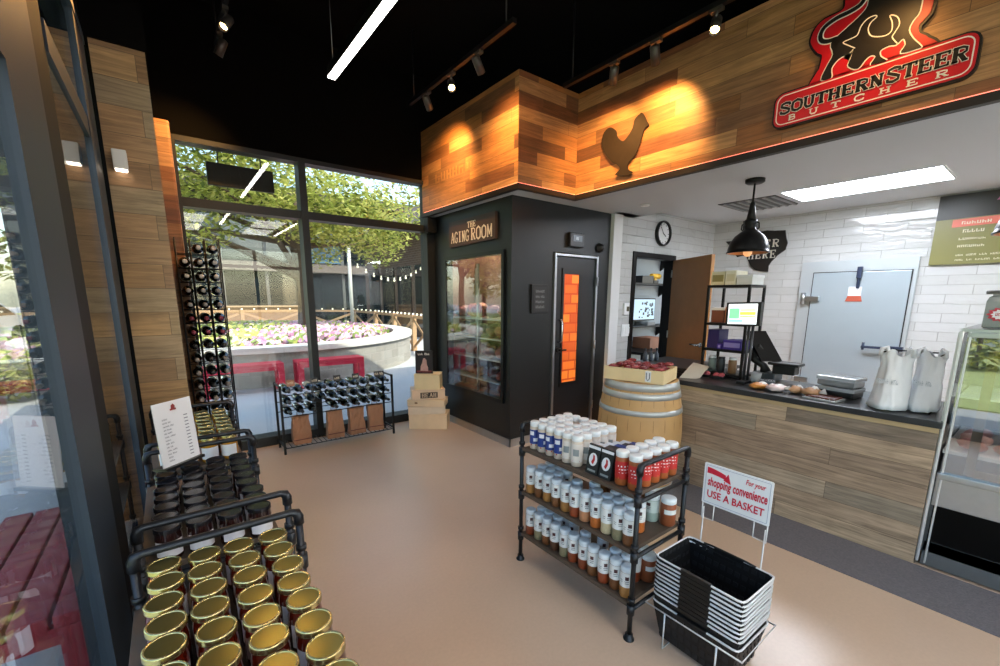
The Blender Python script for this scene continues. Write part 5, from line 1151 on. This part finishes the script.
# ---- wooden wine boxes with a picture card on top
c0 = Vector((2.19, 4.705, 0)); bd = math.atan2(-.309, .389); bn = Vector((.622, .783, 0))
def pine_box(lab, cx, w, d, z0, h, rz, m, knot=None, mark=False):
    q = Vector((2.385, 4.56, 0)) + Vector((math.cos(bd), math.sin(bd), 0)) * cx + bn * (d / 2)
    t = thing('wooden_box', lab, 'wooden box', (q.x, q.y, z0), rz=bd + rz, group='wooden wine boxes in the corner')
    mb = MB(); mb.box(-w / 2, w / 2, -d / 2, d / 2, 0, h - .012, bev=.003); mb.build('body', m, t)
    mb = MB(); mb.box(-w / 2 - .003, w / 2 + .003, -d / 2 - .003, d / 2 + .003, h - .012, h - .001, bev=.002); mb.build('lid', m, t)
    F = FR((0, -d / 2 - .0005, 0), (1, 0, 0), UP)
    if knot: mb = MB(); mb.prism([(knot[0] + .02 * math.cos(a), knot[1] + .011 * math.sin(a)) for a in [i * PI / 6 for i in range(12)]], 0, .001, F); mb.build('knot', M('pine_knot', '#8a5a38', .6), t)
    if mark:
        mb = MB(); mb.prism([(-.10, .025), (.11, .025), (.11, .095), (-.10, .095)], 0, .001, F); mb.build('stencil_block', M('stencil', '#3a2a22', .6), t)
        mb = MB(); slab(mb, 'HE', F, -.085, 0, .035, .05, 0, z0=.001, z1=.002); slab(mb, 'AH', F, .01, .1, .035, .05, 0, z0=.001, z1=.002); mb.build('stencil_letters', m, t)
pine_box('deep pale pine box at the foot of the corner stack', .01, .47, .27, 0, .19, 0, PINE)
pine_box('flat pine box with a small knot, second up in the corner stack', -.02, .45, .26, .19, .095, .16, M('pine_grey', '#e8d2b6', .55, noise=.12))
pine_box('flat pine box with a dark oval knot, middle of the corner stack', -.005, .46, .24, .285, .085, -.05, PINE, knot=(-.12, .045))
pine_box('pine box stencilled in black letters, second from the top of the corner stack', -.01, .40, .25, .37, .13, .30, M('pine_mid', '#e2c4a4', .55, noise=.12), mark=True)
pine_box('golden pine box on top of the corner stack', .01, .31, .22, .50, .19, 0, PINE2)
q = Vector((2.362, 4.578, 0)) + bn * .06
t = thing('picture_card', 'black picture card of a pale cut of meat standing on the boxes', 'picture card', (q.x, q.y, .691), rz=bd)
mb = MB(); mb.box(-.105, .105, -.008, .008, 0, .28, bev=.002); mb.build('card', M('card_black', '#1d1718', .5), t)
F = FR((0, -.0085, 0), (1, 0, 0), UP)
mb = MB(); scrib(mb, 'DRY AGE', F @ Matrix.Translation((0, .225, .001)), w=.14, h=.028, bold=.02, align='C'); mb.build('lettering', WHS, t)
mb = MB(); mb.prism([(-.045, .035), (.05, .03), (.048, .08), (.035, .11), (.032, .16), (.012, .19), (-.01, .185), (-.022, .13), (-.04, .09)], 0, .001, F); mb.build('meat_shape', M('card_pink', '#c39a90', .5, noise=.3, nscale=30), t)
mb = MB(); mb.prism([(-.09, .012), (.09, .012), (.09, .04), (-.09, .04)], 0, .0008, F); mb.build('plate_shape', M('card_red', '#6a2c2a', .5), t)

# ================================================================== BASKETS + SIGN
bxc, byc = 1.815, .782; bw, bl = .285, .395      # width (x), length (y)
def basket_mesh():
    P = {}; H = .19; tb = .80
    def ring(s_, z): return [(-bw / 2 * s_, -bl / 2 * s_, z), (bw / 2 * s_, -bl / 2 * s_, z), (bw / 2 * s_, bl / 2 * s_, z), (-bw / 2 * s_, bl / 2 * s_, z)]
    lv = [(tb, 0), (tb, .004), (.86, .06), (.93, .13), (.985, H)]
    mb = MB(); V = []
    for s_, z in lv: V += ring(s_, z)
    F = [(0, 1, 2, 3)] + [(k * 4 + i, k * 4 + (i + 1) % 4, k * 4 + 4 + (i + 1) % 4, k * 4 + 4 + i) for k in range(4) for i in range(4)]
    mb.add(V, F)
    V2 = []
    for s_, z in [(l[0] - .012, l[1] + .002) for l in lv]: V2 += ring(s_, z)
    mb.add(V2, F); P['tub'] = jar_mesh('tub', mb, M('basket_black', '#08090b', .5))
    mb = MB()
    for k in range(10):
        for j in range(4):
            y = -bl / 2 * .75 + k * bl * .75 / 9; f = (j + .5) / 4; s_ = tb + (.985 - tb) * f; z = H * f
            for sg in (-1, 1): mb.box(sg * bw / 2 * s_ - .003, sg * bw / 2 * s_ + .003, y - .011, y + .011, z - .014, z + .014)
    for k in range(7):
        for j in range(4):
            x = -bw / 2 * .72 + k * bw * .72 / 6; f = (j + .5) / 4; s_ = tb + (.985 - tb) * f; z = H * f
            for sg in (-1, 1): mb.box(x - .011, x + .011, sg * bl / 2 * s_ - .003, sg * bl / 2 * s_ + .003, z - .014, z + .014)
    P['lattice'] = jar_mesh('lattice', mb, M('basket_slot', '#1c1e22', .45))
    mb = MB(); R4 = [Vector(p) for p in ring(1.0, H)]; pts = []
    for i in range(4):
        a = R4[i]; pr = (R4[i - 1] - a).normalized(); nx_ = (R4[(i + 1) % 4] - a).normalized()
        pts += [a + pr * .025, a + (pr + nx_) * .006, a + nx_ * .025]
    mb.tube(pts, .0048, n=6, closed=True); P['rim_wire'] = jar_mesh('rim_wire', mb, M('rim_plastic', '#e4e6ea', .3, .2))
    mb = MB()
    mb.tube([(bw / 2 * .985, -bl * .30, H + .003), (bw / 2 * .97, -bl * .2, H + .008), (bw / 2 * .97, bl * .2, H + .008), (bw / 2 * .985, bl * .30, H + .003)], .005, n=8)
    P['carry_handle'] = jar_mesh('carry_handle', mb, BLKP)
    for nm, sg in (('handle_mount', -1), ('far_handle_mount', 1)):
        mb = MB(); mb.box(sg * bw / 2 - .009, sg * bw / 2 + .009, -bl * .17, bl * .17, H - .0125, H + .0065, bev=.003); P[nm] = jar_mesh(nm, mb, M('basket_black'))
    return P
BP = basket_mesh()
NB = 11
for k in range(NB):
    z = .012 if k == 0 else .03 + k * .0205
    lab = 'black plastic shopping basket lying lowest under the wire stand' if k == 0 else ('topmost black shopping basket of the nested stack' if k == NB - 1 else f'black shopping basket nested in the stack, {ORD[NB - 1 - k]} below the topmost')
    t = thing('shopping_basket', lab, 'basket', (bxc, byc, z), rz=-.02 + .012 * math.sin(k * 2.3), group='nested black shopping baskets')
    for kk in BP:
        if 0 < k < NB - 1 and kk == 'lattice' : continue
        if k not in (0, NB - 1) and kk == 'carry_handle': continue
        b = bpy.data.objects.new(kk.replace('far_', ''), BP[kk]); C.objects.link(b); b.parent = t
# wire stand that carries the sign
WIRE = M('white_wire', '#d9dcdf', .3, .3)
t = thing('basket_sign_stand', 'white wire stand with red and white basket sign behind the black baskets', 'sign', (1.95, .77, 0))
mb = MB(); xa, xb_, ya, yb = bxc - bw / 2 - .02, bxc + bw / 2 + .02, byc - bl / 2 - .02, byc + bl / 2 + .02
zr = .185
mb.tube([(xa, ya, zr), (xb_, ya, zr), (xb_, yb, zr), (xa, yb, zr)], .004, n=6, closed=True)
for y in (ya + .10, yb - .10): mb.tube([(xa, y, zr), (xa, y, .004), (xb_, y, .004), (xb_, y, zr)], .004, n=6)
mb.build('wire_cradle', WIRE, t, True)
sx = 1.985; s0, s1 = .94, .64
mb = MB()
for y in (s0 - .012, s1 + .012): mb.tube([(sx, y, .004), (sx, y, .60)], .003, n=6)
for y, d in ((s0 - .005, -1), (s1 + .005, 1)): mb.tube([(sx, y, .63), (sx, y, .54), (sx, y + d * .055, .545), (sx, y + d * .055, .63)], .003, n=6)
for y in (s0 - .012, s1 + .012): mb.tube([(xb_, y, .10), (sx, y, .10)], .003, n=6)
mb.build('upright_wire', WIRE, t, True)
FSN = FR((sx - .004, s0, .622), R_, UP); W_, H_ = .30, .205
mb = MB(); mb.prism(rrect(W_, H_, .006), -.004, 0, FSN); sp_ = mb.build('sign_panel', M('sign_panel_white', '#edf1f6', .4), t, True)
mb = MB(); bb = rrect(W_ - .02, H_ - .02, .004, x0=.01, y0=.01); add_ribbon(mb, bb + bb[:1], .0018, 0, .0006, FSN); mb.build('panel_border', M('border_blue', '#9aa4c0', .5), sp_, True)
RS = M('sign_text_red', '#d2213f', .45)
mb = MB(); FT = FSN @ Matrix.Translation((0, 0, .001))
text(mb, 'For your', FT @ Matrix.Translation((.19, .158, 0)), w=.083, h=.024, bold=.02, slant=.2)
text(mb, 'shopping', FT @ Matrix.Translation((.022, .098, 0)), w=.108, h=.042, bold=.028, slant=.1); text(mb, 'convenience', FT @ Matrix.Translation((.138, .098, 0)), w=.146, h=.042, bold=.028, slant=.1)
text(mb, 'USE A BASKET', FT @ Matrix.Translation((.024, .038, 0)), w=.252, h=.036, bold=.02)
mb.build('lettering', RS, sp_, True)
mb = MB()
top = [(.015 + .0072 * i, .186 - .00035 * i - .00009 * i * i) for i in range(13)]; bot = [(x, y - .030 + .0006 * i) for i, (x, y) in enumerate(top)]
for i in range(12): mb.prism([bot[i], bot[i + 1], top[i + 1], top[i]], 0, .001, FSN)
mb.prism([(.092, .142), (.126, .131), (.112, .178)], 0, .001, FSN); mb.build('arrow', RS, sp_, True)

# ================================================================== OUTSIDE
mb = MB(); mb.box(-60, 60, -40, 90, -.3, -.03); struct('ground', mb, M('paving', '#b4b3b0', .85, noise=.1, nscale=1.5))
mb = MB(); mb.box(-22, -5.5, -30, 60, -.03, -.01); mb.box(-5.5, -2.7, 13, 60, -.03, -.01); mb.box(-5.5, -2.5, -30, 8.8, -.03, -.01)
struct('lawn', mb, M('lawn_grass', '#a5ae6c', .95, noise=.3, nscale=3))
LEAF = []
for nm, c in (('a', '#cfcb78'), ('b', '#98a152'), ('c', '#66713c'), ('d', '#b9be66')):
    m = bpy.data.materials.new('leaf_' + nm); m.use_nodes = True; nt = m.node_tree; nt.nodes.remove(nt.nodes['Principled BSDF'])
    d = nt.nodes.new('ShaderNodeBsdfDiffuse'); tr = nt.nodes.new('ShaderNodeBsdfTranslucent'); d.inputs[0].default_value = rgb(c); tr.inputs[0].default_value = rgb(c)
    mx = nt.nodes.new('ShaderNodeMixShader'); mx.inputs[0].default_value = .4; nt.links.new(d.outputs[0], mx.inputs[1]); nt.links.new(tr.outputs[0], mx.inputs[2]); nt.links.new(mx.outputs[0], nt.nodes['Material Output'].inputs[0]); LEAF.append(m)
BARK = M('bark', '#5a4a3c', .9, noise=.3, nscale=8)
def leaf_cloud(mb, clumps, n, size, rnd):
    tot = sum(c[3] ** 2 for c in clumps)
    for (cx, cy, cz, r) in clumps:
        for _ in range(int(n * r * r / tot)):
            a = rnd.uniform(0, 2 * PI); u = rnd.uniform(-1, 1); q = r * rnd.uniform(.55, 1.05); s = math.sqrt(1 - u * u)
            p = Vector((cx + q * s * math.cos(a), cy + q * s * math.sin(a), cz + q * u * .75))
            d1 = Vector((rnd.uniform(-1, 1), rnd.uniform(-1, 1), rnd.uniform(-.5, .5))).normalized(); d2 = d1.cross(Vector((rnd.uniform(-.5, .5), rnd.uniform(-.5, .5), 1))).normalized()
            k = size * rnd.uniform(.6, 1.3)
            mb.add([p - d1 * k, p + d2 * k * .5, p + d1 * k, p - d2 * k * .5], [(0, 1, 2, 3)], rnd.choices((0, 1, 2, 3), (4, 3, 1.6, 3))[0])
def tree(label, x, y, z0, h, spread, seed, n=5000, size=.16, trunk=.16, low=.35, group='trees outside the windows', clumps=None):
    rnd = random.Random(seed); t = thing('leafy_tree', label, 'tree', (x, y, z0), group=group)
    cl = clumps or []
    if not cl:
        for i in range(16):
            a = rnd.uniform(0, 2 * PI); q = spread * rnd.uniform(.1, .75); cl.append((q * math.cos(a), q * math.sin(a), h * rnd.uniform(low, .9), spread * rnd.uniform(.28, .5)))
    mb = MB(); leaf_cloud(mb, cl, n, size, rnd); mb.build('crown', LEAF, t, recalc=False)
    mb = MB(); mb.tube([(0, 0, 0), (.05, .02, h * .25), (-.05, .05, h * .5), (.1, 0, h * .8)], [trunk, trunk * .8, trunk * .65, trunk * .2], n=10)
    for c in cl[:9]:
        b = Vector((0, .03, h * rnd.uniform(.3, .5))); e = Vector(c[:3]); m_ = (b + e) / 2 + Vector((rnd.uniform(-.2, .2), rnd.uniform(-.2, .2), rnd.uniform(.0, .3)))
        mb.tube([b, m_, e], [trunk * .45, trunk * .28, trunk * .1], n=7)
    mb.build('trunk', BARK, t)
# stone planter
PX, PY, PA, PB = 1.6, 13.2, 4.2, 4.6
t = thing('stone_planter', 'large oval stone planter with a pale coping full of flowers outside', 'planter', (PX, PY, -.03))
def oval(a, b, n=96): return [(PX + a * math.cos(2 * PI * i / n), PY + b * math.sin(2 * PI * i / n)) for i in range(n)]
def ringwall(mb, a, b, w, z0, z1):
    o_, i_ = oval(a, b), oval(a - w, b - w); n = len(o_); V = [(x, y, z) for z in (z0, z1) for x, y in o_] + [(x, y, z) for z in (z0, z1) for x, y in i_]; F = []
    for i in range(n):
        j = (i + 1) % n; F += [(i, j, n + j, n + i), (2 * n + i, 3 * n + i, 3 * n + j, 2 * n + j), (n + i, n + j, 3 * n + j, 3 * n + i)]
    mb.add(V, F)
mb = MB(); ringwall(mb, PA, PB, .35, -.03, .60); mb.build('wall_ring', stone, t, True)
mb = MB(); ringwall(mb, PA + .06, PB + .06, .5, .60, .70); mb.build('coping', M('coping_stone', '#d9d3c8', .7, noise=.08, nscale=4), t, True)
mb = MB(); mb.prism(oval(PA - .34, PB - .34), .3, .52); mb.build('soil', M('soil', '#5a4838', .95), t, True)
rn = random.Random(5); mb = MB()
for _ in range(9000):
    a = rn.uniform(0, 2 * PI); q = math.sqrt(rn.uniform(0, 1)) * .97; x = PX + (PA - .5) * q * math.cos(a); y = PY + (PB - .5) * q * math.sin(a)
    k = rn.uniform(.05, .1); z = .60 + rn.uniform(0, .16) + .12 * (1 - q); d = Vector((rn.uniform(-1, 1), rn.uniform(-1, 1), rn.uniform(-.3, .6))).normalized(); e = d.orthogonal().normalized()
    pink = (x - .35 * (y - 10) > 1.3) if rn.random() < .85 else rn.random() < .5
    p = Vector((x, y, z)); mi = rn.choice((0, 0, 1, 2)) if pink else rn.choice((2, 3, 3, 4)); mb.add([p - d * k, p + e * k, p + d * k, p - e * k], [(0, 1, 2, 3)], mi)
o = mb.build('flower_bed', [M('petal_pink', '#dbb2c3', .7), M('petal_rose', '#cc8ca8', .7), M('flower_leaf', '#7d8f45', .8), M('flower_lime', '#b9b95a', .8), M('petal_cream', '#e0d6a8', .7)], recalc=False)
tag(o, 'pink and lime flowers filling the oval stone planter outside', 'flowers', kind='stuff')
def bench(name, label, x0, x1, y0, y1, z, m, along='x', slats=3, group=None):
    t = thing(name, label, 'bench', ((x0 + x1) / 2, (y0 + y1) / 2, -.03), group=group)
    for k in range(slats):
        mb = MB()
        if along == 'x': w = (y1 - y0) / slats; mb.box(x0, x1, y0 + k * w + .006, y0 + (k + 1) * w - .006, z - .05, z, bev=.006)
        else: w = (x1 - x0) / slats; mb.box(x0 + k * w + .006, x0 + (k + 1) * w - .006, y0, y1, z - .05, z, bev=.006)
        mb.build('slat', m, t, True)
    mb = MB(); mb.box(x0 + .1, x1 - .1, y0 + .01, y0 + .05, z - .12, z - .051); mb.box(x0 + .1, x1 - .1, y1 - .05, y1 - .01, z - .12, z - .051); mb.build('apron', m, t, True)
    for x in (x0, x1 - .1):
        for y in (y0, y1 - .08):
            mb = MB(); mb.box(x, x + .1, y, y + .08, -.03, z - .051, bev=.005); mb.build('leg', m, t, True)
bench('red_bench', 'red bench before the stone planter, partly behind the tall wine rack', .30, 1.50, 8.12, 8.5, .47, BENCH, group='red benches before the planter')
bench('red_bench', 'red bench before the stone planter, behind the low wine rack', 1.72, 2.92, 8.12, 8.5, .47, BENCH, group='red benches before the planter')
bench('red_bench', 'burgundy slatted bench just outside the side glazing', -.80, -.345, 2.05, 3.2, .46, BENCHD, along='y', slats=4)
# timber fence with crossed braces
FN = M('fence_timber', '#b08c66', .8, noise=.15, nscale=6)
t = thing('timber_fence', 'low timber fence with crossed braces beyond the planter', 'fence', (6.2, 14, -.03))
fp = [(5.62, 8.6), (5.75, 10.4), (5.95, 12.1), (6.12, 13.9), (6.25, 15.9), (6.35, 18.6), (4.6, 20.2), (2.4, 20.6), (.2, 20.8), (-2, 21)]
for (x, y) in fp:
    mb = MB(); mb.box(x - .07, x + .07, y - .07, y + .07, -.03, 1.08, bev=.008); mb.build('post', FN, t, True)
for (a, b) in zip(fp, fp[1:]):
    A = Vector((*a, 0)); B = Vector((*b, 0)); u = B - A; L_ = u.length; Fm = FR(A, u, UP)
    mb = MB(); mb.prism([(.07, .98), (L_ - .07, .98), (L_ - .07, 1.06), (.07, 1.06)], -.03, .03, Fm); mb.build('rail', FN, t, True)
    mb = MB(); mb.prism([(.07, .08), (.07, .18), (L_ - .07, .98), (L_ - .07, .88)], -.02, .0, Fm); mb.prism([(.07, .88), (.07, .98), (L_ - .07, .18), (L_ - .07, .08)], .0, .02, Fm); mb.build('brace', FN, t, True)
BULB = M('bulb_white', '#fff6e0', .4, emit='#fff2d0', es=.7)
t = thing('fence_light_string', 'row of small white bulbs clipped along the top of the timber fence', 'string lights', (6.2, 13, 1.06))
mb = MB()
for (a, b) in zip(fp, fp[1:]): mb.cyl((*a, 1.085), (*b, 1.085), .006, n=5)
mb.build('cable', BLKM, t, True)
for (a, b) in zip(fp, fp[1:]):
    for k in range(5): p = Vector((*a, 1.10)).lerp(Vector((*b, 1.10)), k / 5); mb = MB(); mb.blob(p, .035, n=7, k=4, jit=0); mb.build('bulb', BULB, t, True)
t = thing('cafe_light_string', 'drooping string of round bulbs hung from the tree to the far building', 'string lights', (5.5, 12.6, 2.5))
mb = MB(); P = []
for k in range(25):
    f = k / 24; P.append(Vector((3.9 + 4.2 * f, 12.0 + 3.5 * f, 2.75 - .55 * math.sin(PI * f) + .1 * f)))
mb.tube(P, .008, n=5); mb.build('cable', BLKM, t, True)
for p in P[1::2]:
    mb = MB(); mb.blob(p - Vector((0, 0, .09)), .036, n=8, k=5, jit=0); mb.cyl(p, p - Vector((0, 0, .05)), .018, n=6); mb.build('bulb', BULB, t, True)
t = thing('lamp_post', 'slim pale post standing beyond the planter under the tree', 'post', (4.9, 13.9, -.03))
mb = MB(); mb.cyl((5.9, 17.5, -.03), (5.9, 17.5, 3.6), .07, n=12); mb.build('pole', M('pole_pale', '#b8b6ae', .5), t, True)
mb = MB(); mb.lathe([(.09, 3.6), (.14, 3.7), (.14, 3.95), (0, 4.0)], 12, mat=Matrix.Translation((5.9, 17.5, 0)), caps=False); mb.build('lamp_head', BLKM, t, True)
# tall oak over the planter: its crown fills the top of the end window
rn = random.Random(12); cl = []
for i in range(34):
    f = rn.random(); x = -4.6 + 7.7 * f; cl.append((x, rn.uniform(-1.8, 2.2), 3.5 + rn.uniform(-.75, 2.6) + .35 * abs(x) * (-.3), rn.uniform(.7, 1.25)))
cl += [(1.6, -.9, 2.75, .75), (.6, -1.2, 2.95, .8), (2.4, -.6, 3.0, .7), (-.3, -.8, 2.9, .7), (-3.1, -.9, 2.9, .8), (-2.1, -.7, 2.6, .6)]
tree('spreading oak with yellow green leaves rising over the stone planter', 3.0, 12.9, .521, 5.2, 3.5, 33, n=27000, size=.085, trunk=.2, clumps=cl, group=None)
tree('broad low-branched tree on the lawn, seen through the side glazing', -5.0, 16.5, 0, 7.0, 2.9, 2, n=6500, size=.17)
tree('tall dark tree on the lawn behind the rounded green one', -10.5, 22.5, 0, 7.5, 3.0, 3, n=4500, size=.24)
tree('wide tree on the far lawn across from the display case', -16, 6, 0, 6.5, 3.6, 4, n=4000, size=.28)
tree('tree at the corner of the far lawn', -17, -3, 0, 6, 3.0, 5, n=3500, size=.28)
tree('tree beyond the lawn end, past the planter', -20, 28, 0, 7, 3.4, 6, n=3500, size=.3)
tree('tree on the far lawn edge in line with the planter', -15, 17, 0, 6.5, 3.4, 8, n=3500, size=.3)
for k, (x, y, r) in enumerate(((-2.1, 9.8, .5), (-3.4, 11.2, .7), (-4.6, 12.6, .8))):
    t = thing('round_shrub', f'lime green round shrub, {ORD[k]} from the side glazing', 'shrub', (x, y, -.02), group='lime shrubs by the lawn')
    mb = MB(); leaf_cloud(mb, [(0, 0, r * .8, r)], 900, .08, random.Random(k)); mb.build('foliage', LEAF, t, recalc=False)
    mb = MB(); mb.cyl((0, 0, 0), (0, 0, r), .04, n=8); mb.build('stem', BARK, t)
for k in range(7):
    r = (.75, .9, .65, .85, .7, .9, .8)[k]; x, y = -7.6 - .5 * (k % 2), -4.2 + k * 1.75
    t = thing('hedge_shrub', f'clipped green shrub across the lawn from the display case, {ORD[k]} from the far shopfront end', 'shrub', (x, y, -.02), group='clipped shrubs across the lawn')
    mb = MB(); leaf_cloud(mb, [(0, 0, r * .75, r)], 800, .1, random.Random(50 + k)); mb.build('foliage', LEAF, t, recalc=False)
    mb = MB(); mb.cyl((0, 0, 0), (0, 0, r), .04, n=8); mb.build('stem', BARK, t)
# dark glazed building across the court
DGL = M('dark_glazing', '#20282a', .06, spec=.9); BRZ = M('dark_bronze', '#24211f', .5)
t = thing('court_building', 'long dark glazed building across the court under a deep roof', 'building', (4, 26, -.03))
mb = MB(); mb.box(-1.6, 26, 26, 34, -.03, 6.4); mb.build('wall', BRZ, t, True)
for k in range(6, 20):
    x = -13.6 + k * 2
    mb = MB(); mb.box(x, x + 1.85, 25.92, 25.99, .3, 2.9); mb.build('window', DGL, t, True)
    mb = MB(); mb.box(x, x + 1.85, 25.92, 25.99, 3.5, 5.6); mb.build('window', M('upper_glazing', '#5c7f92', .1, spec=.9) if k in (13, 14, 10) else DGL, t, True)
    mb = MB(); mb.box(x + 1.85, x + 2, 25.85, 26, -.03, 6.2); mb.build('mullion', M('mullion_grey', '#5d5d58', .5), t, True)
mb = MB(); mb.box(-1.6, 26, 25.6, 26, 2.95, 3.4); mb.build('band', M('band_taupe', '#6b6055', .6), t, True)
mb = MB(); mb.box(-2.4, 27, 23.6, 34.5, 6.4, 6.8); mb.build('roof', M('roof_dark', '#39332e', .8), t, True)
t = thing('side_building', 'low building with a sloping brown roof at the right of the court', 'building', (13, 20, -.03)); t['label'] = 'low building with a sloping brown roof beside the timber fence'
mb = MB(); mb.box(8.2, 20, 14.5, 22, -.03, 4.3); mb.build('wall', brick_red, t, True)
mb = MB(); mb.add([(7.2, 13.6, 4.2), (20.8, 13.6, 4.2), (20.8, 23, 4.2), (7.2, 23, 4.2), (11, 18, 6.6), (18, 18, 6.6)], [(0, 1, 5, 4), (1, 2, 5), (2, 3, 4, 5), (3, 0, 4), (0, 3, 2, 1)]); mb.build('roof', M('roof_brown', '#564a40', .85), t, True)
for k in range(4):
    mb = MB(); mb.box(8.14, 8.19, 15 + k * 1.7, 16.3 + k * 1.7, .4, 2.9); mb.build('window', DGL, t, True)
    mb = MB(); mb.box(8.8 + k * 2.6, 10.6 + k * 2.6, 14.44, 14.49, .4, 2.9); mb.build('window', DGL, t, True)
# timber serving hatch below the dark building's windows
t = thing('timber_bar', 'brown timber counter in front of the far dark building', 'bar', (3.2, 24.6, -.03))
mb = MB(); mb.box(.6, 5.6, 24.3, 24.9, -.03, 1.1); mb.build('front', M('bar_timber', '#8a6a48', .7, noise=.2, nscale=4), t, True)
mb = MB(); mb.box(.5, 5.7, 24.2, 25, 1.1, 1.17); mb.build('bar_top', M('bar_top', '#a58a68', .6), t, True)
# dark panel hung outside the upper pane
t = thing('hanging_sign', 'dark blank sign panel hung outside the upper pane of the end window', 'sign', (.74, 5.36, 2.9))
mb = MB(); mb.box(.445, 1.04, 5.34, 5.385, 2.70, 2.915, bev=.004); mb.build('panel', M('panel_brown', '#2a2420', .7), t, True)
for x in (.55, .93): mb = MB(); mb.cyl((x, 5.362, 2.91), (x, 5.362, 3.2), .006, n=6); mb.build('hanger', BLKM, t, True)
mb = MB(); mb.box(-.6, 3.2, 5.3, 5.6, 3.2, 3.4); struct('trim_4', mb, BLK)
# parked cars beyond the glazing
def car(label, x, y, rz, col):
    t = thing('parked_car', label, 'car', (x, y, -.03), rz=rz, group='cars parked beyond the side glazing')
    prof = [(-2.1, .3), (-2.15, .65), (-1.95, .88), (-1.2, .95), (-.6, 1.42), (.75, 1.45), (1.45, 1.0), (2.05, .88), (2.15, .6), (2.1, .3)]
    mb = MB(); mb.prism(prof, -.85, .85, FR((0, 0, 0), (1, 0, 0), UP)); mb.build('body', M('car' + col, col, .25, .2, coat=.6), t)
    mb = MB(); mb.prism([(-1.12, .96), (-.56, 1.38), (.72, 1.40), (1.36, 1.0)], -.86, .86, FR((0, 0, 0), (1, 0, 0), UP)); mb.build('window', DGL, t)
    for wx in (-1.35, 1.35):
        for s_ in (-1, 1): mb = MB(); mb.cyl((wx, s_ * .7, .33), (wx, s_ * .88, .33), .33, n=22); mb.build('wheel', BLKP, t)
car('white parked car beyond the shrubs outside the side glazing', -5.4, 20.5, 1.2, '#dfe3e6')
car('silver parked car at the lawn across from the display case', -12.5, 1.5, 1.57, '#aeb4b8')

# ================================================================== LIGHT, SKY, CAMERA
w = bpy.data.worlds.new('World'); sc.world = w; w.use_nodes = True; nt = w.node_tree
sky = nt.nodes.new('ShaderNodeTexSky'); sky.sky_type = 'NISHITA'; sky.sun_disc = False; sky.sun_elevation = math.radians(48); sky.sun_rotation = math.radians(155); sky.air_density = 1.2; sky.dust_density = 1.5
nt.links.new(sky.outputs[0], nt.nodes['Background'].inputs[0]); nt.nodes['Background'].inputs[1].default_value = .38
sl = bpy.data.lights.new('sun', 'SUN'); sl.energy = 4; sl.angle = math.radians(.6); sl.color = (1, .95, .86)
so = bpy.data.objects.new('sun', sl); C.objects.link(so); so.rotation_euler = Vector((-.22, .66, -.78)).to_track_quat('-Z', 'Y').to_euler()

cam = bpy.data.cameras.new('camera'); co = bpy.data.objects.new('camera', cam); C.objects.link(co); sc.camera = co
c0 = Vector(((0.793812, -0.608143, 0.004901))); c1 = Vector(((-0.106251, -0.146615, -0.983471))); c2 = Vector(((0.598810, 0.780170, -0.181001)))
m = Matrix((c0, -c1, -c2)).transposed().to_4x4(); m.translation = (0, 0, 1.6); co.matrix_world = m
cam.sensor_fit = 'HORIZONTAL'; cam.sensor_width = 36; cam.lens = 426.247 / 1000 * 36; cam.shift_x = (500 - 499.018) / 1000; cam.shift_y = (376.548 - 333) / 1000
cam.clip_start = .05; cam.clip_end = 300
sc.view_settings.view_transform = 'Standard'; sc.view_settings.look = 'None'; sc.view_settings.gamma = 1; sc.view_settings.use_curve_mapping = False; sc.view_settings.exposure = .6
sc.cycles.transparent_max_bounces = 24; sc.cycles.max_bounces = 10; sc.cycles.diffuse_bounces = 4; sc.cycles.glossy_bounces = 5; sc.cycles.sample_clamp_indirect = 6
